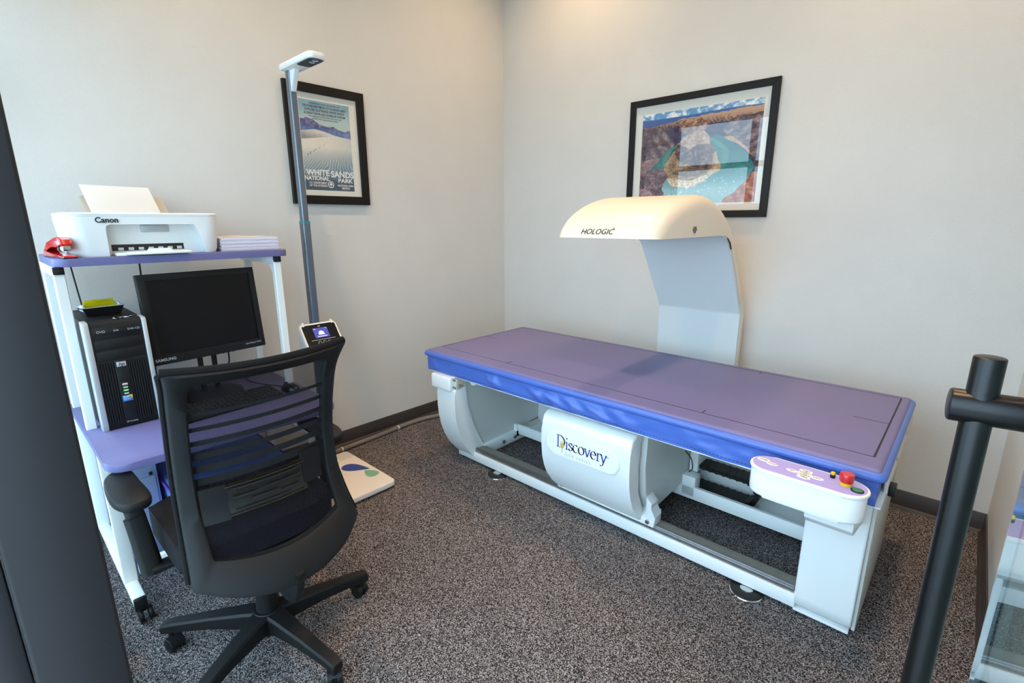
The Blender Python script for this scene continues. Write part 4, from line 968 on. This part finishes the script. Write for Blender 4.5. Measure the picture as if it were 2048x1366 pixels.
def drop(cx, cy, L, w_, ang):
    out = []
    for i in range(20):
        t = 2*PI*i/20; x = L*math.cos(t); y = w_*math.sin(t)*math.sin(t/2)**1.3
        out.append((cx+x*math.cos(ang)-y*math.sin(ang), cy+x*math.sin(ang)+y*math.cos(ang)))
    return out
leaf(drop(0.444, -1.782, 0.090, 0.062, math.radians(36)), 'leaf_blue', 'printed_leaf')
leaf(drop(0.560, -1.757, 0.055, 0.052, math.radians(188)), 'leaf_green', 'printed_leaf')
leaf(drop(0.600, -1.985, 0.055, 0.050, math.radians(200)), 'leaf_green', 'printed_leaf')
for i in range(5): 
    bm = nb(); box(bm, (0.40+i*0.016, -1.97, 0.0458), (0.403+i*0.016, -1.86-0.02*(i % 2), 0.0466)); obj('printed_line', bm, 'ink_grey', pl, smooth=False)
PXX, PYY = 0.275, -1.873
bm = nb(); sweep(bm, [(PXX, PYY, 0.046), (PXX, PYY, 1.495)], rrect(0.050, 0.044, 0.010, 3), upv=(0,1,0)); lo_ = obj('lower_pole', bm, 'pole_metal', hs)
bm = nb(); box(bm, (PXX-0.05, PYY-0.05, 0.044), (PXX+0.05, PYY+0.05, 0.075), 0.01, 3); obj('pole_base', bm, 'white_plastic', hs)
bm = nb(); sweep(bm, [(PXX, PYY, 1.49), (PXX, PYY, 2.262)], rrect(0.042, 0.036, 0.008, 3), upv=(0,1,0)); obj('upper_pole', bm, 'pole_metal', hs)
bm = nb(); sweep(bm, [(PXX, PYY, 1.490), (PXX, PYY, 1.502)], rrect(0.0515, 0.0455, 0.010, 3), upv=(0,1,0)); obj('collar', bm, 'teal_ring', hs)
# top sensor arm
bm = nb(); prism(bm, rounded_plan(0.25, 0.585, PYY-0.045, PYY+0.045, 0.03, 0.01, 4), 'z', 2.247, 2.277, 0.006, 2); ta = obj('sensor_arm', bm, 'white_plastic', hs)
bm = nb(); prism(bm, rounded_plan(0.42, 0.578, PYY-0.036, PYY+0.036, 0.025, 0.02, 4), 'z', 2.2455, 2.2475, 0.0); obj('sensor_window', bm, 'ink_navy', ta)
for x in (0.515, 0.55):
    bm = nb(); bmesh.ops.create_cone(bm, cap_ends=False, segments=18, radius1=0.0135, radius2=0.0115, depth=0.003, matrix=Matrix.Translation((x, PYY, 2.245))); obj('sensor_ring', bm, 'ink_white', ta)
bm = nb(); prism(bm, [(PXX+0.016, 2.25), (PXX+0.085, 2.25), (PXX+0.028, 2.15), (PXX+0.016, 2.15)], 'y', PYY-0.012, PYY+0.012, 0.001); obj('gusset', bm, 'white_plastic', ta)
# display head
dm = frameM((PXX+0.075, PYY, 0.868), (0,1,0), (-0.60, 0, 0.80))
bm = nb(); b2 = nb(); box(b2, (-0.105, -0.085, -0.012), (0.105, 0.085, 0.006), 0.0); b2.free()
def rpl(hw, hh, r, z):
    return [Vector((a, b, z)) for a, b in rounded_plan(-hw, hw, -hh, hh, r, r, 5)]
b2 = nb(); loft(b2, [rpl(0.098, 0.075, 0.018, -0.030), rpl(0.108, 0.085, 0.022, -0.020), rpl(0.110, 0.087, 0.024, 0.0), rpl(0.106, 0.083, 0.022, 0.008)]); merge(bm, b2, dm); dh = obj('display_head', bm, 'white_plastic', hs)
bm = nb(); b2 = nb(); loft(b2, [rpl(0.098, 0.074, 0.014, 0.007), rpl(0.098, 0.074, 0.014, 0.0095)]); merge(bm, b2, dm); obj('face_panel', bm, 'black_gloss', dh)
bm = nb(); b2 = nb(); box(b2, (-0.042, -0.012, 0.009), (0.042, 0.050, 0.0103)); merge(bm, b2, dm); ls = obj('screen', bm, 'lcd', dh)
bm = nb(); b2 = nb(); prism(b2, [(-0.018, 0.006), (0.018, 0.006), (0.014, 0.024), (0.006, 0.030), (-0.006, 0.030), (-0.014, 0.024)], 'z', 0.0102, 0.0108); merge(bm, b2, dm); obj('screen_icon', bm, 'lcd_white', ls)
bm = nb(); b2 = nb(); box(b2, (-0.028, -0.006, 0.0102), (0.028, -0.002, 0.0108)); box(b2, (-0.038, 0.043, 0.0102), (-0.026, 0.046, 0.0108)); box(b2, (0.03, 0.043, 0.0102), (0.037, 0.046, 0.0108)); merge(bm, b2, dm); obj('screen_text', bm, 'lcd_white', ls)
bm = nb(); b2 = nb(); box(b2, (-0.07, -0.025, 0.0093), (0.07, -0.0225, 0.010)); box(b2, (-0.006, 0.058, 0.0093), (0.006, 0.063, 0.010)); merge(bm, b2, dm); obj('printed_line', bm, 'ink_grey', dh)
for i in range(3):
    bm = nb(); b2 = nb()
    for r0 in (0.0095,): 
        for q in range(12):
            a = 2*PI*q/12; box(b2, (-0.028+i*0.028+r0*math.cos(a)-0.0015, -0.044+r0*math.sin(a)-0.0015, 0.0093), (-0.028+i*0.028+r0*math.cos(a)+0.0015, -0.044+r0*math.sin(a)+0.0015, 0.0101))
    merge(bm, b2, dm); obj('touch_key', bm, 'ink_grey', dh)
bm = nb(); prism(bm, [(PXX-0.02, 0.92), (PXX+0.03, 0.95), (PXX+0.11, 0.80), (PXX+0.09, 0.78), (PXX-0.02, 0.80)], 'y', PYY-0.09, PYY-0.078, 0.003); prism(bm, [(PXX-0.02, 0.92), (PXX+0.03, 0.95), (PXX+0.11, 0.80), (PXX+0.09, 0.78), (PXX-0.02, 0.80)], 'y', PYY+0.078, PYY+0.09, 0.003); obj('side_cheeks', bm, 'white_plastic', dh)

# ================================================================== framed pictures
def value_noise(h, w_, f, seed):
    rng = np.random.RandomState(seed); fy, fx = int(f*h/w_)+2, int(f)+2
    g = rng.rand(fy+1, fx+1); yy = np.linspace(0, fy-1e-3, h); xx = np.linspace(0, fx-1e-3, w_)
    y0, x0 = yy.astype(int), xx.astype(int); ty, tx = (yy-y0)[:, None], (xx-x0)[None]
    ty = ty*ty*(3-2*ty); tx = tx*tx*(3-2*tx)
    return (g[y0][:, x0]*(1-ty)*(1-tx)+g[y0][:, x0+1]*(1-ty)*tx+g[y0+1][:, x0]*ty*(1-tx)+g[y0+1][:, x0+1]*ty*tx)
def fbm(h, w_, f, seed, o=4): return sum(value_noise(h, w_, f*2**i, seed+i)*0.5**i for i in range(o))/sum(0.5**i for i in range(o))
def hexc(c): return np.array([int(c[i:i+2], 16)/255 for i in (0, 2, 4)])
def inpoly(U, V, P):
    ins = np.zeros(U.shape, bool); n = len(P)
    for i in range(n):
        (x0, y0), (x1, y1) = P[i], P[(i+1) % n]
        if y0 == y1: continue
        c = ((y0 > V) != (y1 > V)) & (U < (x1-x0)*(V-y0)/(y1-y0)+x0); ins ^= c
    return ins
def print_mesh(name, img, M, wd, ht, parent):
    h, w_, _ = img.shape
    l = np.where(img <= 0.04045, img/12.92, ((np.clip(img, 0, 1)+0.055)/1.055)**2.4)
    xs = np.linspace(0, wd, w_); ys = np.linspace(ht, 0, h)
    X, Y = np.meshgrid(xs, ys); co = np.stack([X, Y, np.zeros_like(X)], -1).reshape(-1, 3)
    idx = np.arange(h*w_).reshape(h, w_)
    f = np.stack([idx[1:, :-1], idx[1:, 1:], idx[:-1, 1:], idx[:-1, :-1]], -1).reshape(-1, 4)
    me = bpy.data.meshes.new(name); me.from_pydata(co.tolist(), [], f.tolist())
    a = me.color_attributes.new('ink', 'FLOAT_COLOR', 'POINT')
    a.data.foreach_set('color', np.concatenate([l.reshape(-1, 3), np.ones((h*w_, 1))], 1).astype(np.float32).ravel())
    me.transform(M)
    if OFF.get(parent.name): me.transform(Matrix.Translation(-OFF[parent.name]))
    me.materials.append(MATS['print'])
    o = bpy.data.objects.new(name, me); COL.objects.link(o); o.parent = parent; return o
def picture(name, label, o, xd, w_, h, fw_, pr, img, depth=0.024):
    """o = lower-left outer corner on the wall, xd horizontal direction, pr = print rect (x0,x1,z0,z1) in frame coords"""
    xd = Vector(xd); nrm = xd.cross(Vector((0,0,1))); M = frameM(o, xd, (0,0,1))
    t = thing(name, label, 'picture', o)
    for P in ([(0,0), (w_,0), (w_-fw_,fw_), (fw_,fw_)], [(w_,0), (w_,h), (w_-fw_,h-fw_), (w_-fw_,fw_)], [(w_,h), (0,h), (fw_,h-fw_), (w_-fw_,h-fw_)], [(0,h), (0,0), (fw_,fw_), (fw_,h-fw_)]):
        b = nb(); b2 = nb(); prism(b2, P, 'z', 0.001, depth, 0.0015, 1); merge(b, b2, M); obj('frame_rail', b, 'frame_black', t)
    b = nb(); b2 = nb(); box(b2, (fw_-0.004, fw_-0.004, 0.004), (w_-fw_+0.004, h-fw_+0.004, 0.009)); merge(b, b2, M); mb = obj('mat_board', b, 'mat_board', t, smooth=False)
    p = print_mesh('print', img, M @ Matrix.Translation((pr[0], pr[2], 0.0094)), pr[1]-pr[0], pr[3]-pr[2], t)
    b = nb(); b2 = nb(); v = [b2.verts.new((x, y, 0.017)) for x, y in ((fw_-0.002, fw_-0.002), (w_-fw_+0.002, fw_-0.002), (w_-fw_+0.002, h-fw_+0.002), (fw_-0.002, h-fw_+0.002))]; b2.faces.new(v); merge(b, b2, M); obj('glass', b, 'picture_glass', t, smooth=False)
    return t, M, p
# --- dunes poster
h_, w_ = 300, 190
V, U = np.mgrid[0:1:h_*1j, 0:1:w_*1j]
n1 = fbm(h_, w_, 5, 3); n2 = fbm(h_, w_, 22, 9); n3 = fbm(h_, w_, 60, 4, 2)
def mixc(a, b, t): t = np.clip(t, 0, 1)[..., None]; return a*(1-t)+b*t
img = mixc(hexc('74A6C2'), hexc('B4CBC8'), V/0.20+0.7*(n1-0.5))
ridge = 0.225+0.09*U-0.045*np.exp(-((U-0.18)/0.16)**2)-0.022*np.exp(-((U-0.66)/0.07)**2)-0.03*np.clip((U-0.85)/0.15, 0, 1)+0.02*(fbm(1, w_, 14, 5)[0][None]-0.5)
mt = V > ridge
img[mt] = mixc(hexc('3E4B7C'), hexc('8E86B0'), (n2-0.35)*2.2)[mt]
low = V > 0.285+0.035*U+0.006*np.sin(U*9); img[low] = mixc(hexc('33619B'), hexc('7B86BC'), (n2-0.4)*2+0.4*U)[low]
dune1 = V > 0.318+0.03*np.abs(U-0.28)*2-0.012*np.sin((U-0.1)*6)+0.02*U; img[dune1] = mixc(hexc('D9D5CC'), hexc('8F8D92'), (V-0.33)/0.10-1.1*(U-0.0)+0.5*(n2-0.5)+0.25)[dune1]
crest = 0.435-0.075*np.clip(U/0.7, 0, 1)+0.02*np.clip((U-0.7)/0.3, 0, 1); dune2 = V > crest
ph = 46*(U-0.72)/(V-0.12)*0.55+7*V+3.0*(n1-0.5)*4*(V-0.3)
rip = 0.5+0.5*np.sin(ph*2.6); dark = np.clip((V-0.50)/0.42, 0, 1)+0.16*np.clip(U-0.5, 0, 1)-0.10*(0.5-U)
sand = mixc(hexc('E6E1D3'), hexc('44687F'), dark*1.30+0.1*(n3-0.5)); sand = mixc(sand, np.broadcast_to(hexc('E8E8E2'), sand.shape), rip*(0.15+0.60*np.clip((V-0.45)*2.4, 0, 1))*(0.95-0.85*np.clip((V-0.80)/0.12, 0, 1)))
img[dune2] = sand[dune2]
bb = np.clip((V-0.80)/0.12, 0, 1); img = mixc(img, np.broadcast_to(hexc('2E3E52'), img.shape), bb*0.75)
for t in np.linspace(0, 1, 12):
    cu, cv = 0.10+0.38*t+0.02*math.sin(t*25), 0.60-0.15*t; s = 0.012*(1-0.7*t)
    img[((U-cu)/s)**2+((V-cv)/(s*0.55))**2 < 1] = hexc('56606C')
pic1, M1, p1o = picture('dunes_poster', 'portrait poster of rippled white dunes in a black frame', (0.0, -1.803, 1.604), (0,1,0), 0.504, 0.673, 0.050, (0.085, 0.404, 0.082, 0.586), img)
def ptext(s, size, x, z, m='ink_white', align='CENTER', sx=1.0, bold=0.0, M=M1, par=pic1, shear=0.0): return text('lettering', s, size, M @ Matrix.Translation((x, z, 0.0099)), m, par, align=align, sx=sx, bold=bold, depth=0.0002, shear=shear)
ptext('WHITE', 0.046, 0.168, 0.182, sx=1.0, bold=0.0014); ptext('SANDS', 0.050, 0.327, 0.178, sx=0.98, bold=0.0014)
ptext('NATIONAL', 0.034, 0.160, 0.150, sx=0.92, bold=0.001); ptext('PARK', 0.034, 0.344, 0.143, sx=1.18, bold=0.001)
ptext('U.S. DEPARTMENT', 0.0165, 0.165, 0.124, bold=0.0003, sx=0.85); ptext('OF THE INTERIOR', 0.0165, 0.165, 0.108, bold=0.0003, sx=0.85)
ptext('NATIONAL PARK', 0.0165, 0.344, 0.114, bold=0.0003, sx=0.85); ptext('SERVICE', 0.0165, 0.344, 0.098, bold=0.0003, sx=0.9)
ptext('EXPERIENCE THE WONDERS OF', 0.0135, 0.245, 0.570, 'ink_navy')
ptext("DISCOVER NEW MEXICO'S TULAROSA BASIN", 0.0185, 0.245, 0.553, 'ink_navy', sx=0.72, bold=0.0003)
ptext('EXPLORE GLISTENING WHITE SANDS', 0.0185, 0.245, 0.534, 'ink_navy', sx=0.80, bold=0.0003)
ptext('& GREAT WAVE-LIKE DUNES OF GYPSUM', 0.0185, 0.245, 0.515, 'ink_navy', sx=0.76, bold=0.0003)
ptext('PLAY, HIKE, SLED, PICNIC UNDER THE SUN & STARS', 0.0105, 0.245, 0.499, 'ink_navy', sx=0.85)
ptext('WITHIN THE CHIHUAHUAN DESERT', 0.0105, 0.245, 0.486, 'ink_navy')
bm = nb(); b2 = nb(); ring = lambda r: [(0.246+r*math.cos(2*PI*i/28), 0.117+r*math.sin(2*PI*i/28)) for i in range(28)]
prism(b2, ring(0.020), 'z', 0.0096, 0.0100); merge(bm, b2, M1); em = obj('seal', bm, 'ink_white', pic1, smooth=False)
bm = nb(); b2 = nb(); prism(b2, ring(0.0145), 'z', 0.0099, 0.0102); merge(bm, b2, M1); obj('seal_center', bm, 'ink_navy', em, smooth=False)
bm = nb(); b2 = nb()
for cx, cy, r in ((0.246, 0.122, 0.007), (0.240, 0.117, 0.005), (0.252, 0.117, 0.005)): prism(b2, [(cx+r*math.cos(2*PI*i/12), cy+r*math.sin(2*PI*i/12)) for i in range(12)], 'z', 0.0101, 0.0104)
box(b2, (0.2445, 0.104, 0.0101), (0.2475, 0.118, 0.0104)); merge(bm, b2, M1); obj('seal_tree', bm, 'ink_white', em, smooth=False)
# --- river bend photograph
h_, w_ = 280, 370
V, U = np.mgrid[0:1:h_*1j, 0:1:w_*1j]
n1 = fbm(h_, w_, 7, 21); n2 = fbm(h_, w_, 30, 31); n3 = fbm(h_, w_, 90, 41, 2); wob = 0.018*(fbm(h_, w_, 12, 51)-0.5)*2
w2 = 0.010*(fbm(h_, w_, 40, 61)-0.5)*2
Uw, Vw = U+1.2*wob+w2, V+wob+w2
rid = 1-2*np.abs(n2-0.5)*1.6; strat = 0.5+0.5*np.sin(V*150+18*n1+10*n2)
tx = np.clip(0.55*(n2-0.3)*2+0.35*(n3-0.35)*1.8+0.25*(strat-0.5), 0, 1.2)
def R(a, b, k=1.0, o=0.0): return mixc(hexc(a), hexc(b), tx*k+o)
img = R('2B2336', '6E5A66')
sk_ = V < 0.060+0.008*np.sin(6*U); img[sk_] = mixc(hexc('5E9AC8'), hexc('F2F4F3'), (n2-0.36)*4)[sk_]
hl = (~sk_) & (Vw < 0.125+0.012*np.sin(4*U+1)+0.05*(0.4-U)); img[hl] = mixc(hexc('2A6FB0'), hexc('3A5792'), V/0.13+0.5*(n2-0.5))[hl]
pt_ = (Vw >= 0.115-0.05*U+0.03*np.exp(-((U-0.1)/0.2)**2)) & (V < 0.30) & (U > 0.02); img[pt_] = mixc(hexc('4E3A44'), hexc('C09A7E'), (n3-0.3)*1.3+1.3*(0.20-V)/0.1-0.45+0.5*(U-0.4))[pt_]
gap = inpoly(Uw, Vw, [(0.18, .19), (0.36, .17), (0.40, .24), (0.60, .20), (0.72, .17), (0.80, .20), (0.70, .30), (0.62, .36), (0.30, .38)]); img[gap] = R('2E2A4A', '6A5A72', 0.9)[gap]
cl = inpoly(Uw, Vw, [(0.35, .16), (0.41, .11), (0.53, .11), (0.58, .18), (0.54, .26), (0.40, .27), (0.34, .22)]); img[cl] = R('6B4B42', 'D8B08A', 1.1)[cl]
lw = inpoly(Uw, Vw, [(-.1, .16), (0.18, .17), (0.24, .24), (0.31, .36), (0.20, .50), (0.10, .62), (-.1, .70)]); img[lw] = mixc(hexc('4A3C48'), hexc('B79C92'), tx*0.9+0.3*np.sin(U*60-V*34+6*n1)*(U > 0.1)-0.15*(U < 0.12))[lw]
lb = inpoly(Uw, Vw, [(-.1, .56), (0.14, .47), (0.18, .50), (0.10, .60), (-.1, .72)]); img[lb] = R('7A5F64', 'C2A39A')[lb]
riv = inpoly(Uw, Vw, [(0.0, .72), (0.08, .62), (0.18, .50), (0.26, .40), (0.33, .335), (0.66, .30), (0.72, .32), (0.82, .41), (0.92, .52), (0.965, .64), (0.955, .80), (0.90, 1.1), (0.2, 1.1), (0.22, .84), (0.16, .62), (0.06, .72)])
img[riv] = mixc(hexc('1C5C66'), hexc('3F8F86'), 1.3*(n1-0.3)+0.35*(strat-0.5))[riv]
lt = np.clip((V-0.60)/0.26, 0, 1); img[riv] = mixc(img, np.broadcast_to(hexc('A6D0D8'), img.shape), lt*0.9)[riv]
sh1 = riv & (np.abs(np.hypot((U-0.49)/0.30, (V-0.53)/0.25)-0.86+wob*2) < 0.07); img[sh1] = mixc(img, np.broadcast_to(hexc('6FB08E'), img.shape), np.full(U.shape, 0.35))[sh1]
glit = riv & (n3 > 0.80) & (V > 0.74); img[glit] = hexc('E6F2F2')
bch = inpoly(Uw, Vw, [(0.22, .66), (0.28, .48), (0.66, .46), (0.71, .60), (0.69, .68), (0.60, .77), (0.46, .83), (0.30, .80)]); img[bch] = mixc(hexc('B79C7A'), hexc('EFE6D2'), (n3-0.25)*1.5+1.2*(V-0.72)*4)[bch]
bk = inpoly(Uw, Vw, [(0.23, .58), (0.29, .46), (0.35, .39), (0.62, .38), (0.665, .52), (0.67, .62), (0.60, .70), (0.46, .745), (0.28, .72), (0.215, .66)]); img[bk] = R('7E6450', 'D2B48E', 1.0, 0.05)[bk]
sd = inpoly(Uw, Vw, [(0.30, .66), (0.44, .62), (0.62, .60), (0.66, .63), (0.56, .69), (0.40, .71)]); img[sd] = R('5A4A44', 'A98E78')[sd]
bt = inpoly(Uw, Vw, [(0.325, .34), (0.36, .285), (0.44, .25), (0.56, .25), (0.60, .30), (0.635, .42), (0.655, .57), (0.61, .635), (0.50, .61), (0.37, .56), (0.325, .46)]); img[bt] = mixc(hexc('4A3236'), hexc('B58E7C'), tx*1.0)[bt]
bl = inpoly(Uw, Vw, [(0.325, .345), (0.36, .285), (0.44, .25), (0.56, .25), (0.60, .30), (0.625, .39), (0.52, .385), (0.44, .41), (0.36, .37)]); img[bl] = R('8E6E60', 'E0C2A2', 1.1)[bl]
cr_ = inpoly(U+0.6*w2, V, [(0.465, .40), (0.475, .40), (0.515, .60), (0.50, .60)]); img[cr_] = hexc('2E2028')
rw = inpoly(Uw, Vw, [(0.70, .27), (0.74, .20), (0.82, .14), (1.1, .12), (1.1, .66), (0.95, .55), (0.86, .42), (0.76, .34)]); img[rw] = mixc(hexc('4E3E4C'), hexc('B79A8C'), tx*0.95+0.22*np.sin(U*46+V*52+8*n1))[rw]
rb = inpoly(Uw, Vw, [(0.72, .325), (0.78, .33), (0.90, .45), (0.94, .53), (0.84, .42), (0.74, .355)]); img[rb] = R('A88466', 'DCBE9C')[rb]
fl = inpoly(Uw, Vw, [(-.1, .68), (0.06, .64), (0.12, .60), (0.22, .61), (0.27, .70), (0.23, .78), (0.24, 1.1), (-.1, 1.1)]); img[fl] = R('45343E', 'B48E90', 1.0)[fl]
fl2 = inpoly(Uw, Vw, [(-.1, .80), (0.06, .82), (0.16, .90), (0.28, 1.1), (-.1, 1.1)]); img[fl2] = R('86666A', 'D2B2AE', 1.1)[fl2]
fr_ = inpoly(Uw, Vw, [(1.1, .66), (0.965, .70), (0.90, .82), (0.80, .93), (0.66, 1.1), (1.1, 1.1)]); img[fr_] = mixc(hexc('9A5A4A'), hexc('DDAA92'), tx+0.2*np.sin(U*70-V*36+6*n1))[fr_]
pic2, M2, p2o = picture('river_picture', 'landscape photograph of a river bend around red rock in a black frame', (1.179, 0.0, 1.518), (1,0,0), 0.907, 0.737, 0.040, (0.090, 0.833, 0.086, 0.646), img)

# ================================================================== cord along the wall, nail
bm = nb(); tube(bm, [(0.107, -2.09, 0.0165), (0.105, -1.95, 0.0165), (0.10, -1.75, 0.0165), (0.088, -1.62, 0.0165), (0.078, -1.40, 0.0165), (0.060, -1.15, 0.0165), (0.075, -0.95, 0.0165), (0.16, -0.76, 0.0165), (0.32, -0.66, 0.0165), (0.6, -0.60, 0.0165), (0.80, -0.58, 0.0165)], 0.0155, 12, 8)
cd = thing('cable_conduit', 'thick grey braided cable sleeve along the left baseboard', 'cable', (0.09, -1.4, 0)); obj('sleeve', bm, 'braid', cd)
for x, y in ((0.0945, -1.685), (0.0655, -1.22)):
    bm = nb(); bmesh.ops.create_cone(bm, cap_ends=True, segments=16, radius1=0.0172, radius2=0.0172, depth=0.008, matrix=frameM((x, y, 0.0172), (1,0.05,0), (0,0,1))); obj('cable_tie', bm, 'tie_white', cd)
bm = nb(); tube(bm, [(0.052, -2.09, 0.006), (0.05, -1.95, 0.006), (0.045, -1.75, 0.006), (0.05, -1.62, 0.006), (0.03, -1.4, 0.006), (0.028, -1.1, 0.006)], 0.0045, 6); tag(obj('thin_cable', bm, 'ink_black'), 'thin black cable between the baseboard and the braided sleeve', 'cable')
bm = nb(); cyl(bm, (0.0, -1.588, 1.418), (0.012, -1.588, 1.421), 0.003, n=8); cyl(bm, (0.010, -1.588, 1.4205), (0.012, -1.588, 1.421), 0.006, n=10); tag(obj('wall_nail', bm, 'cream_plastic'), 'small nail left in the wall below the dunes poster', 'nail')
